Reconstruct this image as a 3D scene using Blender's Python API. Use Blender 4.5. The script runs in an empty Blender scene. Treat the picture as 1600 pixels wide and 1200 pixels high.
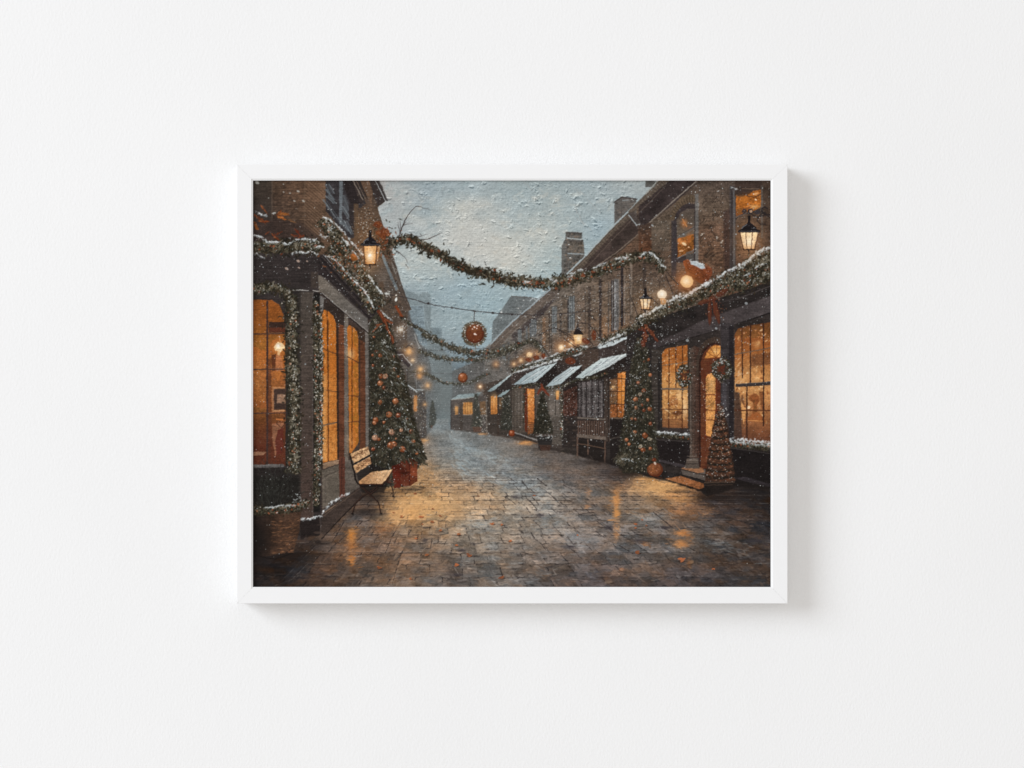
# A framed print of a snowy street on a white wall.
WORLD = .712
KEY_LOC = (-7.0, 2.9, 5.0)
KEY_SIZE = 5.2
KEY = 510.
PRINT_GAIN = 1.0
import math, random
import numpy as np

# ------------------------------------------------------------------ the print
# The artwork is painted stroke by stroke into an array (coordinates are
# picture units; 1 unit = 0.44 mm on the print), then carried by the print's
# mesh as a colour attribute.
X0, Y0, X1, Y1 = 394.5, 281.5, 1204.5, 917.5
S = 1.5
W = int(round((X1 - X0) * S)); H = int(round((Y1 - Y0) * S))
R = random.Random(11)
NR = np.random.RandomState(5)
CV = np.zeros((H, W, 3), np.float32)
XX = (X0 + (np.arange(W, dtype=np.float32) + .5) / S)[None, :].repeat(H, 0)
YY = (Y0 + (np.arange(H, dtype=np.float32) + .5) / S)[:, None].repeat(W, 1)


def upsample(a, h, w):
    ah, aw = a.shape[:2]
    y = np.linspace(0, ah - 1, h); x = np.linspace(0, aw - 1, w)
    y0 = np.minimum(y.astype(int), ah - 2); x0 = np.minimum(x.astype(int), aw - 2)
    fy = y - y0; fx = x - x0
    fy = fy * fy * (3 - 2 * fy); fx = fx * fx * (3 - 2 * fx)
    if a.ndim == 3:
        fy = fy[:, None, None]; fx = fx[None, :, None]
    else:
        fy = fy[:, None]; fx = fx[None, :]
    t = a[y0][:, x0] * (1 - fx) + a[y0][:, x0 + 1] * fx
    b = a[y0 + 1][:, x0] * (1 - fx) + a[y0 + 1][:, x0 + 1] * fx
    return (t * (1 - fy) + b * fy).astype(np.float32)


def noise(px, py, octaves=3, gain=.55):
    out = np.zeros((H, W), np.float32); amp = 1.; tot = 0
    for _ in range(octaves):
        gh = max(3, int(H / S / py) + 2); gw = max(3, int(W / S / px) + 2)
        out += amp * upsample(NR.uniform(-1, 1, (gh, gw)).astype(np.float32), H, W)
        tot += amp; amp *= gain; px = max(.7, px / 2); py = max(.7, py / 2)
    return out / tot * 1.6


N_FINE = noise(1.6, 1.2, 2)          # grain
N_STREAK = noise(14, 1.5, 3)         # horizontal brushing
N_MED = noise(16, 12, 4)
N_BIG = noise(70, 45, 3)
N_VERT = noise(2.2, 14, 3)
N_DIAG = noise(6, 3, 3)


def C(c):
    return np.array(c[:3], np.float32)


def box(x0, y0, x1, y1):
    i0 = max(0, int((x0 - X0) * S)); i1 = min(W, int((x1 - X0) * S) + 2)
    j0 = max(0, int((y0 - Y0) * S)); j1 = min(H, int((y1 - Y0) * S) + 2)
    if i0 >= i1 or j0 >= j1:
        return None
    return slice(j0, j1), slice(i0, i1)


def put(sl, col, a):
    v = CV[sl]
    v += (col - v) * a[..., None]


def sdf(pts, xx, yy):
    n = len(pts); best = None; inside = np.zeros(xx.shape, bool)
    for k in range(n):
        ax, ay = pts[k]; bx, by = pts[(k + 1) % n]
        ex, ey = bx - ax, by - ay
        px, py = xx - ax, yy - ay
        L = ex * ex + ey * ey + 1e-9
        t = np.clip((px * ex + py * ey) / L, 0, 1)
        d = (px - ex * t) ** 2 + (py - ey * t) ** 2
        best = d if best is None else np.minimum(best, d)
        if ay != by:
            c = ((ay > yy) != (by > yy)) & (xx < (bx - ax) * (yy - ay) / (by - ay) + ax)
            inside ^= c
    d = np.sqrt(best)
    return np.where(inside, -d, d)


def lin(c1, c2, p, q):
    c1, c2 = C(c1), C(c2); dx, dy = q[0] - p[0], q[1] - p[1]; L = dx * dx + dy * dy
    def f(xx, yy):
        t = np.clip(((xx - p[0]) * dx + (yy - p[1]) * dy) / L, 0, 1)[..., None]
        return c1 + (c2 - c1) * t
    return f


def poly(pts, col, a=1., soft=.7, var=.10, streak=.10, med=.08, jag=0.):
    xs = [p[0] for p in pts]; ys = [p[1] for p in pts]
    m = soft + jag + 1
    sl = box(min(xs) - m, min(ys) - m, max(xs) + m, max(ys) + m)
    if sl is None:
        return
    xx, yy = XX[sl], YY[sl]
    d = sdf(pts, xx, yy)
    if jag:
        d = d + N_DIAG[sl] * jag + N_FINE[sl] * jag * .5
    al = np.clip(.5 - d / max(soft, .67), 0, 1) * a
    c = col(xx, yy) if callable(col) else np.broadcast_to(C(col), xx.shape + (3,))
    f = 1 + var * N_FINE[sl] + streak * N_STREAK[sl] + med * N_MED[sl]
    put(sl, c * f[..., None], al)


def rect(x0, y0, x1, y1, col, **k):
    poly([(x0, y0), (x1, y0), (x1, y1), (x0, y1)], col, **k)


def dab(x, y, l, w, ang, col, a=1.):
    """one elliptical touch of the brush, half length l, half width w"""
    m = max(l, w) + .8
    sl = box(x - m, y - m, x + m, y + m)
    if sl is None:
        return
    c, s = math.cos(ang), math.sin(ang)
    px = XX[sl] - x; py = YY[sl] - y
    u = (px * c + py * s) / l; v = (-px * s + py * c) / w
    d = np.sqrt(u * u + v * v)
    al = np.clip((1 - d) * w * S + .5, 0, 1) * a
    put(sl, C(col), al)


def line(pts, w, col, a=1., w2=None, rough=0.):
    """polyline stroke of width w (tapering to w2)"""
    w2 = w if w2 is None else w2
    n = len(pts) - 1
    for k in range(n):
        ax, ay = pts[k]; bx, by = pts[k + 1]
        wa = w + (w2 - w) * k / n; wb = w + (w2 - w) * (k + 1) / n
        m = max(wa, wb) + 1
        sl = box(min(ax, bx) - m, min(ay, by) - m, max(ax, bx) + m, max(ay, by) + m)
        if sl is None:
            continue
        ex, ey = bx - ax, by - ay; L = ex * ex + ey * ey + 1e-9
        px, py = XX[sl] - ax, YY[sl] - ay
        t = np.clip((px * ex + py * ey) / L, 0, 1)
        d = np.sqrt((px - ex * t) ** 2 + (py - ey * t) ** 2)
        ww = (wa + (wb - wa) * t) / 2
        if rough:
            d = d + rough * N_DIAG[sl] + rough * N_FINE[sl]
        al = np.clip((ww - d) * S + .5, 0, 1) * a * min(1, max(w, w2) * S + .2)
        if k:      # no double coverage at the joint
            al = np.where(t > 0, al, 0)
        put(sl, C(col), al)


def glow(x, y, r, col, a=.6, ry=None):
    ry = ry or r
    sl = box(x - 2.6 * r, y - 2.6 * ry, x + 2.6 * r, y + 2.6 * ry)
    if sl is None:
        return
    d = ((XX[sl] - x) / r) ** 2 + ((YY[sl] - y) / ry) ** 2
    put(sl, C(col), np.clip(np.exp(-d) * a, 0, 1))


def shade(x, y, r, col, a=.6, ry=None):
    glow(x, y, r, col, a, ry)


def ctrl(cps, sl=None):
    """smooth colour field through (x, y, r, g, b[, radius]) control touches"""
    gh, gw = H // 6, W // 6
    gx = np.linspace(X0, X1, gw)[None, :]; gy = np.linspace(Y0, Y1, gh)[:, None]
    num = np.zeros((gh, gw, 3)); den = np.full((gh, gw), 1e-12)
    for c in cps:
        r = c[5] if len(c) > 5 else 24.
        w = np.exp(-((gx - c[0]) ** 2 / (2 * (r * 1.25) ** 2) + (gy - c[1]) ** 2 / (2 * (r * .8) ** 2)))
        w = w + 1e-5 / (1 + ((gx - c[0]) ** 2 + (gy - c[1]) ** 2) / 400.)
        num += w[..., None] * np.array(c[2:5]); den += w
    return upsample((num / den[..., None]).astype(np.float32), H, W)


def path_at(pts, t):
    """point and direction at fraction t of a polyline"""
    L = [math.dist(pts[i], pts[i + 1]) for i in range(len(pts) - 1)]
    d = t * sum(L)
    for i, l in enumerate(L):
        if d <= l or i == len(L) - 1:
            f = d / l
            a, b = pts[i], pts[i + 1]
            return a[0] + (b[0] - a[0]) * f, a[1] + (b[1] - a[1]) * f, math.atan2(b[1] - a[1], b[0] - a[0])
        d -= l


def plen(pts):
    return sum(math.dist(pts[i], pts[i + 1]) for i in range(len(pts) - 1))


G_DARK = [(36, 34, 26), (46, 42, 32), (30, 28, 24), (52, 44, 32)]
G_MID = [(72, 71, 56), (82, 79, 64), (60, 60, 48), (88, 80, 66), (68, 58, 46)]
G_LIT = [(106, 100, 84), (122, 116, 100), (98, 88, 70)]
SNOW = [(205, 210, 208), (225, 226, 220), (180, 188, 190), (160, 166, 166)]
RUST = [(128, 66, 38), (142, 82, 52), (104, 52, 32), (150, 104, 74)]


def mixc(c, d, f):
    return tuple(c[i] + (d[i] - c[i]) * f for i in range(3))


def garland(pts, th, dens=1., leaf=2.6, snow=.5, rust=.12, fog=0., fogc=(120, 126, 126), spill=1., lights=0., core=True, top=-1):
    n = int(plen(pts) * th * .42 * dens)
    def cc(c):
        return mixc(c, fogc, fog)
    if core:
        for k in range(int(plen(pts) / (th * .45))):
            x, y, a = path_at(pts, R.random())
            o = R.gauss(0, th * .28)
            dab(x - math.sin(a) * o, y + math.cos(a) * o, th * .8, th * .42, a + R.uniform(-.6, .6), cc(R.choice(G_DARK)), .85)
    for stage, pal, fr in ((0, G_DARK, .62), (1, G_MID, .42), (3, G_DARK, .3), (2, G_LIT, .12)):
        for k in range(int(n * fr)):
            x, y, a = path_at(pts, R.random())
            o = R.gauss(0, th * (.62 if stage == 0 else .45)) * spill
            if stage == 2:
                o -= th * .2
            dab(x - math.sin(a) * o + R.uniform(-1, 1), y + math.cos(a) * o,
                leaf * R.uniform(.5, 1.2), leaf * R.uniform(.22, .42), a + R.uniform(-1.7, 1.7), cc(R.choice(pal)), R.uniform(.7, 1))
    for k in range(int(n * .02 * rust / .12)):
        x, y, a = path_at(pts, R.random()); o = R.gauss(0, th * .4)
        r = R.uniform(.7, 1.7)
        dab(x - math.sin(a) * o, y + math.cos(a) * o, r * 1.2, r, R.uniform(0, 3), cc(R.choice(RUST)), .9)
    for k in range(int(n * .20 * snow)):
        x, y, a = path_at(pts, R.random()); o = top * abs(R.gauss(th * .55, th * .3)) if R.random() < .6 else R.gauss(0, th * .5)
        dab(x - math.sin(a) * o, y + math.cos(a) * o, R.uniform(.6, 1.7), R.uniform(.45, .8), a + R.uniform(-.9, .9), cc(R.choice(SNOW)), R.uniform(.35, .95))
    for k in range(int(n * .055 * lights)):
        x, y, a = path_at(pts, R.random()); o = R.gauss(0, th * .5)
        dab(x - math.sin(a) * o, y + math.cos(a) * o, R.uniform(.6, 1), .75, R.uniform(0, 3), cc((232, 224, 208)), R.uniform(.4, 1))


def snowline(pts, w, a=.9, col=(184, 192, 194)):
    n = int(plen(pts) * 1.5); ph = R.uniform(0, 6)
    for k in range(n):
        t = (k + R.random()) / n
        x, y, an = path_at(pts, t)
        th = .55 + .45 * math.sin(ph + t * plen(pts) / 5.) * math.sin(ph * 2 + t * plen(pts) / 2.3)
        if R.random() > .35 + .6 * th:
            continue
        dab(x + R.gauss(0, .6), y + R.gauss(0, w * .30), R.uniform(.7, 2.3), w * R.uniform(.14, .40) * (.5 + th), an + R.gauss(0, .45), mixc(col, (236, 236, 234), R.random()), a * R.uniform(.5, 1))
        if R.random() < .5:
            dab(x + R.gauss(0, 1.2), y + w * .5 + abs(R.gauss(0, w * .3)), R.uniform(.5, 1.4), .55, R.uniform(0, 3), (150, 158, 160), .7)


def conifer(outline, n, size=2.6, fog=0., fogc=(115, 120, 120), snow=.3, lights=.3, dark=1.):
    """outline: list of (y, xl, xr) ; needles point down and outward"""
    ys = [o[0] for o in outline]
    def at(y):
        for i in range(len(outline) - 1):
            a, b = outline[i], outline[i + 1]
            if a[0] <= y <= b[0]:
                f = (y - a[0]) / (b[0] - a[0] + 1e-9)
                return a[1] + (b[1] - a[1]) * f, a[2] + (b[2] - a[2]) * f
        return outline[-1][1], outline[-1][2]
    poly([(o[1] + 1, o[0]) for o in outline] + [(o[2] - 1, o[0]) for o in outline[::-1]], mixc((34, 33, 28), fogc, fog), soft=3, jag=2)
    tot = n
    for k in range(tot):
        # area-uniform y
        while True:
            y = R.uniform(ys[0], ys[-1]); l, r = at(y)
            if R.random() < (r - l) / max(o[2] - o[1] for o in outline) + .08:
                break
        f = R.uniform(-1.04, 1.04)
        x = (l + r) / 2 + f * (r - l) / 2
        st = k / tot
        clump = N_MED[min(H - 1, max(0, int((y - Y0) * S))), min(W - 1, max(0, int((x - X0) * S)))]
        pal = G_DARK if st < .3 or clump < -.2 or R.random() < .18 else (G_MID if R.random() < .88 else G_LIT)
        hw_ = (r - l) / 2; bg_ = max(5., hw_ * .42)
        ph = ((y + abs(f) * hw_ * .55 + 3 * clump) / bg_) % 1
        if ph > .62:
            pal = G_DARK
        elif ph < .4 and st > .5 and R.random() < .6:
            pal = G_MID + G_LIT
        c = mixc(R.choice(pal), (44, 43, 36), .3)
        c = mixc(mixc(c, (24, 24, 22), 1 - dark), fogc, fog)
        ang = math.pi / 2 - f * .9 + R.uniform(-1.0, 1.0)
        dab(x, y, size * R.uniform(.5, 1.2), size * R.uniform(.18, .36), ang, c, R.uniform(.65, 1))
        if R.random() < .045 * snow:
            dab(x, y - 1, R.uniform(.7, 1.8), .6, ang, mixc(R.choice(SNOW), fogc, fog), R.uniform(.4, .9))
        if R.random() < .03 * lights:
            dab(x, y, .75, .75, 0, mixc((230, 215, 190), fogc, fog), R.uniform(.5, 1))


def bauble(x, y, r, col=(142, 72, 38), a=1., hl=.8):
    dab(x, y, r, r, 0, mixc(col, (40, 20, 12), .55), a)
    dab(x - r * .08, y - r * .12, r * .85, r * .82, 0, col, a)
    dab(x - r * .2, y - r * .35, r * .45, r * .35, -.4, mixc(col, (228, 180, 130), .42), a * .85)
    if hl:
        dab(x - r * .3, y - r * .45, max(.5, r * .2), max(.45, r * .15), 0, (250, 235, 215), hl)


def bricks(quad, nu, nv, dark=.16, light=.08, a=1., seam=.14, ang=None):
    """brick courses inside a quad p00 p10 p11 p01 (projective-enough bilinear)"""
    (ax, ay), (bx, by), (cx, cy), (dx, dy) = quad
    for r in range(nv):
        v = (r + .5) / nv
        x0, y0 = ax + (dx - ax) * v, ay + (dy - ay) * v
        x1, y1 = bx + (cx - bx) * v, by + (cy - by) * v
        hh = math.dist((ax, ay), (dx, dy)) / nv
        an = math.atan2(y1 - y0, x1 - x0)
        for c in range(nu):
            u = (c + .5 + (.5 if r % 2 else 0)) / nu
            if u > 1:
                continue
            x, y = x0 + (x1 - x0) * u, y0 + (y1 - y0) * u
            l = math.dist((x0, y0), (x1, y1)) / nu * .46
            q = R.random()
            col = (34, 28, 24) if q < .5 else (150, 118, 88)
            dab(x, y, l, hh * .36, an, col, (dark if q < .5 else light) * R.random() * a)
        line([(x0, y0 + hh / 2), (x1, y1 + hh / 2)], .7, (34, 28, 24), min(.6, seam * 2.2 * a) * R.uniform(.4, 1))


def specks(x0, y0, x1, y1, n, smax=1., a=.8, col=None):
    for _ in range(n):
        x, y = R.uniform(x0, x1), R.uniform(y0, y1)
        s = R.uniform(.38, 1.) ** 1.6 * smax
        dab(x, y, s * R.uniform(1, 1.6), s * .85, R.uniform(0, 3), col or R.choice(SNOW), a * (.22 + .78 * R.random() ** 1.5))


def lantern(cx, capy, glasst, glassb, wt, wb, capw, finial, bright=(240, 206, 148), bars=(-1, -.38, .38, 1)):
    """hanging street lantern: finial, curved cap, tapered glass with bars"""
    glow(cx, (glasst + glassb) / 2, (wt) * 1.5, (224, 160, 88), .38, (glassb - glasst) * .95)
    ink = (30, 26, 28)
    poly([(cx - wt, glasst), (cx + wt, glasst), (cx + wb, glassb), (cx - wb, glassb)], lin(bright, mixc(bright, (196, 128, 60), .55), (cx, glasst), (cx, glassb)), var=.10, streak=.03)
    h = glassb - glasst
    glow(cx, glasst + h * .55, wt * .55, (255, 240, 205), .8, h * .3)
    for f in bars:
        line([(cx + wt * f, glasst), (cx + wb * f, glassb)], 1.1 if abs(f) < 1 else 1.4, (70, 42, 26), .9)
    line([(cx - wb - .5, glassb), (cx + wb + .5, glassb)], 1.8, (50, 34, 26))
    line([(cx - wt, glasst), (cx + wt, glasst)], 1.4, ink)
    ch = glasst - capy
    poly([(cx - capw, glasst + .5), (cx - capw * .96, glasst - ch * .22), (cx - capw * .70, glasst - ch * .34), (cx - capw * .56, glasst - ch * .62), (cx - capw * .34, capy + ch * .12), (cx - 2, capy - 1), (cx + 2, capy - 1),
          (cx + capw * .34, capy + ch * .12), (cx + capw * .56, glasst - ch * .62), (cx + capw * .70, glasst - ch * .34), (cx + capw * .96, glasst - ch * .22), (cx + capw, glasst + .5)], ink)
    line([(cx - capw * .66, glasst - ch * .42), (cx - capw * .40, capy + ch * .30), (cx - capw * .2, capy + ch * .12)], 1.1, (140, 146, 154), .75)
    line([(cx + capw * .2, glasst - ch * .45), (cx + capw * .62, glasst - ch * .40)], .8, (120, 124, 130), .6)
    line([(cx - capw * .9, glasst - 1.2), (cx + capw * .9, glasst - 1.2)], .9, (110, 112, 120), .6)
    poly([(cx - 2.6, capy + 1), (cx - 1.6, (finial + capy) / 2), (cx - 2.2, finial), (cx + 2.2, finial), (cx + 1.6, (finial + capy) / 2), (cx + 2.6, capy + 1)], ink)
    line([(cx - 1, glassb), (cx, glassb + 6)], 2.6, ink, .9, w2=1.0)


# ================================================================== SKY
def paint_sky():
    cp = [(600, 290, 178, 170, 158), (625, 300, 168, 168, 164, 16), (650, 300, 150, 166, 172), (680, 290, 150, 164, 168), (660, 330, 142, 160, 168),
          (700, 340, 158, 174, 178), (720, 315, 170, 180, 178), (620, 340, 165, 174, 174), (615, 335, 178, 176, 168, 12), (650, 350, 176, 178, 172),
          (745, 345, 184, 184, 174), (730, 325, 186, 184, 174, 16), (700, 368, 186, 188, 180), (760, 310, 168, 178, 178), (790, 345, 158, 172, 174),
          (800, 300, 152, 167, 169), (840, 300, 150, 165, 168), (900, 305, 152, 167, 170), (960, 300, 160, 170, 170), (980, 350, 154, 170, 174),
          (860, 340, 163, 175, 175), (835, 365, 172, 182, 178), (800, 382, 186, 189, 180), (770, 395, 188, 191, 184), (730, 370, 190, 190, 182),
          (795, 415, 184, 188, 180), (850, 410, 152, 172, 177), (890, 350, 154, 172, 177), (930, 340, 155, 171, 175), (680, 400, 168, 181, 180),
          (640, 405, 168, 179, 178), (650, 430, 162, 176, 178), (700, 450, 152, 170, 175), (780, 455, 152, 172, 178), (700, 500, 142, 163, 172), (675, 455, 150, 168, 174), (650, 460, 140, 158, 166, 12),
          (770, 510, 146, 168, 176), (770, 480, 148, 170, 177), (730, 480, 146, 168, 175), (745, 545, 136, 158, 168, 16), (690, 548, 122, 140, 150, 16), (710, 600, 106, 122, 130), (695, 640, 110, 124, 130), (660, 480, 128, 148, 158)]
    CV[:] = ctrl(cp) * np.array([1.015, 1.01, 1.02], np.float32)
    for (x, y, rx, ry, a) in ((735, 355, 46, 22, .5), (700, 372, 40, 12, .45), (800, 388, 40, 13, .45), (840, 368, 26, 10, .4), (625, 300, 22, 14, .35), (740, 322, 30, 12, .3), (660, 348, 26, 10, .3), (790, 405, 60, 14, .35)):
        glow(x, y, rx, (198, 197, 188), a, ry)
    for (x, y, rx, ry, a) in ((668, 330, 18, 9, .35), (752, 335, 16, 9, .3), (650, 285, 30, 6, .3), (765, 300, 40, 8, .2)):
        glow(x, y, rx, (132, 152, 162), a, ry)
    CV[:] *= (1 + .020 * N_STREAK + .030 * N_MED + .02 * N_FINE)[..., None]
    CV[:] += (N_BIG * 3)[..., None] * np.array([1.6, .4, -.9], np.float32)
    # soft clouds
    for k in range(900):
        x, y = R.uniform(600, 1005), R.uniform(284, 520)
        v = N_BIG[int((y - Y0) * S), int((x - X0) * S)] + N_MED[int((y - Y0) * S), int((x - X0) * S)] * .7 - abs(x - 745) / 300. - abs(y - 370) / 260. + .45
        c = R.choice([(204, 202, 190), (192, 193, 184), (198, 192, 178)]) if v > 0 else R.choice([(142, 160, 166), (150, 168, 174), (134, 152, 158), (162, 176, 178)])
        if y > 440:
            c = R.choice([(140, 162, 170), (152, 172, 178), (132, 152, 160)])
        dab(x, y, R.uniform(3, 11), R.uniform(1, 3.4), R.gauss(-.3, .5) + (1.1 if R.random() < .3 else 0), c, R.uniform(.08, .30))
    # thick knife work: raise a relief, then light it from the upper left
    hf = np.zeros((H, W), np.float32)
    for k in range(4200):
        x, y = R.uniform(596, 1030), R.uniform(282, 560)
        clus = N_MED[min(H - 1, int((y - Y0) * S)), min(W - 1, int((x - X0) * S))]
        if R.random() > .16 + 1.0 * max(0, clus) + (.25 if x > 780 else 0):
            continue
        big = R.random() ** 4
        l = .8 + 4.0 * big; w = .45 + 1.0 * big; an = R.choice([R.gauss(.8, .25), R.gauss(-.3, .3), R.gauss(0, .2)])
        m = l + 2.5
        sl = box(x - m, y - m, x + m, y + m)
        if sl is None:
            continue
        px = XX[sl] - x; py = YY[sl] - y; c, s_ = math.cos(an), math.sin(an)
        py = py + 1.5 * N_DIAG[sl] + .9 * N_FINE[sl]; px = px + 1.2 * N_FINE[sl]
        d = ((px * c + py * s_) / l) ** 2 + ((-px * s_ + py * c) / w) ** 2
        hf[sl] = np.maximum(hf[sl], R.uniform(.4, 1) * (.5 + .7 * big) * np.clip(1.3 - d, 0, 1))
    hf += .10 * N_DIAG + .20 * np.clip(N_FINE, 0, 1) * np.clip(N_MED + .5, 0, 1.2)
    e = np.zeros_like(hf); e[2:-2, 2:-2] = hf[2:-2, 2:-2] * 0 + (hf[3:-1, 3:-1] - hf[1:-3, 1:-3])
    e += .6 * (np.roll(hf, -2, 0) - np.roll(hf, 1, 0))
    CV[:] += (np.clip(e, -.8, .8) * np.where(e > 0, 46, 76))[..., None] * np.array([1, .98, .93], np.float32)
    CV[:] += (hf * 5)[..., None]
    for (a, b) in [((890, 288), (906, 302)), ((900, 292), (914, 306)), ((898, 320), (906, 340)), ((916, 310), (938, 333)), ((900, 340), (924, 360)),
                   ((905, 335), (912, 352)), ((818, 284), (830, 297)), ((830, 296), (843, 285)), ((846, 412), (859, 413)), ((741, 400), (757, 398)), ((657, 317), (666, 308))]:
        m = ((a[0] + b[0]) / 2 + R.uniform(-1.5, 1.5), (a[1] + b[1]) / 2 + R.uniform(-1.5, 1.5))
        line([(a[0] + .8, a[1] + .8), (m[0] + .8, m[1] + .8), (b[0] + .8, b[1] + .8)], .8, (104, 112, 116), .6, rough=.3)
        line([a, m, b], .7, (205, 207, 202), .5, rough=.3)
    for (x, y, rx, ry, a) in ((664, 303, 10, 9, .35), (632, 304, 12, 10, .2), (700, 300, 9, 5, .3)):
        for k in range(26):
            q = R.uniform(0, 6.28); dab(x + rx * math.cos(q), y + ry * math.sin(q), R.uniform(2, 5), 1.4, q + 1.57, (132, 144, 150), a * .5)


# ================================================================== DISTANCE
FOG = (112, 126, 132)


def paint_far():
    # hazy towers closing the street
    poly([(632, 452), (655, 462), (660, 457), (668, 456), (673, 463), (673, 512), (690, 513), (691, 545), (706, 560), (706, 660), (632, 660)],
         lin((122, 136, 142), (104, 112, 114), (0, 460), (0, 640)), soft=2.2, streak=.04, var=.05)
    poly([(641, 478), (662, 478), (662, 500), (668, 540), (640, 540)], (112, 128, 138), soft=1.5, a=.8)
    for y in (478, 497):
        line([(640, y), (661, y - .5)], .9, (160, 178, 186), .8)
    line([(661, 478), (664, 515)], 1, (150, 168, 178), .7); line([(664, 495), (672, 520)], .8, (150, 168, 178), .6)
    poly([(676, 512), (690, 513), (690, 530), (676, 528)], (112, 130, 140), soft=1.5, a=.6)
    # right-hand far block with parapet
    poly([(770, 503), (799, 462), (830, 464), (860, 470), (850, 500), (768, 540)], lin((108, 116, 118), (98, 100, 100), (770, 0), (850, 0)), soft=1)
    for k in range(7):
        line([(773 + k * 5, 505 - k * 5.5), (773 + k * 5, 528 - k * 4)], .8, (84, 88, 90), .4)
    line([(799, 463), (829, 465)], 1.1, (90, 84, 80), .9)
    for k in range(5):
        line([(800, 470 + k * 4.5), (826, 471 + k * 4.5)], .8, (84, 88, 90), .45)
    # left row seen down the street
    poly([(634, 470), (646, 512), (655, 535), (668, 548), (676, 590), (690, 605), (690, 684), (600, 700), (600, 470)],
         lin((92, 86, 82), (98, 104, 106), (628, 0), (686, 0)), soft=2.5)
    # right row, hazy end of the terrace
    poly([(706, 618), (706, 580), (740, 566), (768, 540), (850, 480), (860, 700), (706, 672)], lin((94, 96, 96), (92, 82, 74), (706, 0), (830, 0)), soft=2)
    for k in range(16):
        x = R.uniform(640, 672); y = R.uniform(560, 660); line([(x, y), (x, y + R.uniform(6, 16))], 1.2, R.choice([(70, 68, 66), (140, 138, 132)]), .5)
    for k in range(14):
        x = R.uniform(715, 765); y = R.uniform(565, 612); line([(x, y), (x, y + R.uniform(5, 10))], 1.2, R.choice([(66, 66, 66), (126, 128, 126)]), .5)
    shade(694, 615, 18, (110, 118, 119), .75, 50)
    shade(692, 655, 12, (112, 126, 130), .55, 12)
    for k in range(700):
        x = R.uniform(640, 800); y = R.uniform(545, 660)
        dab(x, y, R.uniform(1, 4), .6, R.gauss(0, .1), R.choice([(70, 74, 76), (130, 138, 140), (104, 98, 90)]), R.uniform(.06, .22))


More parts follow.
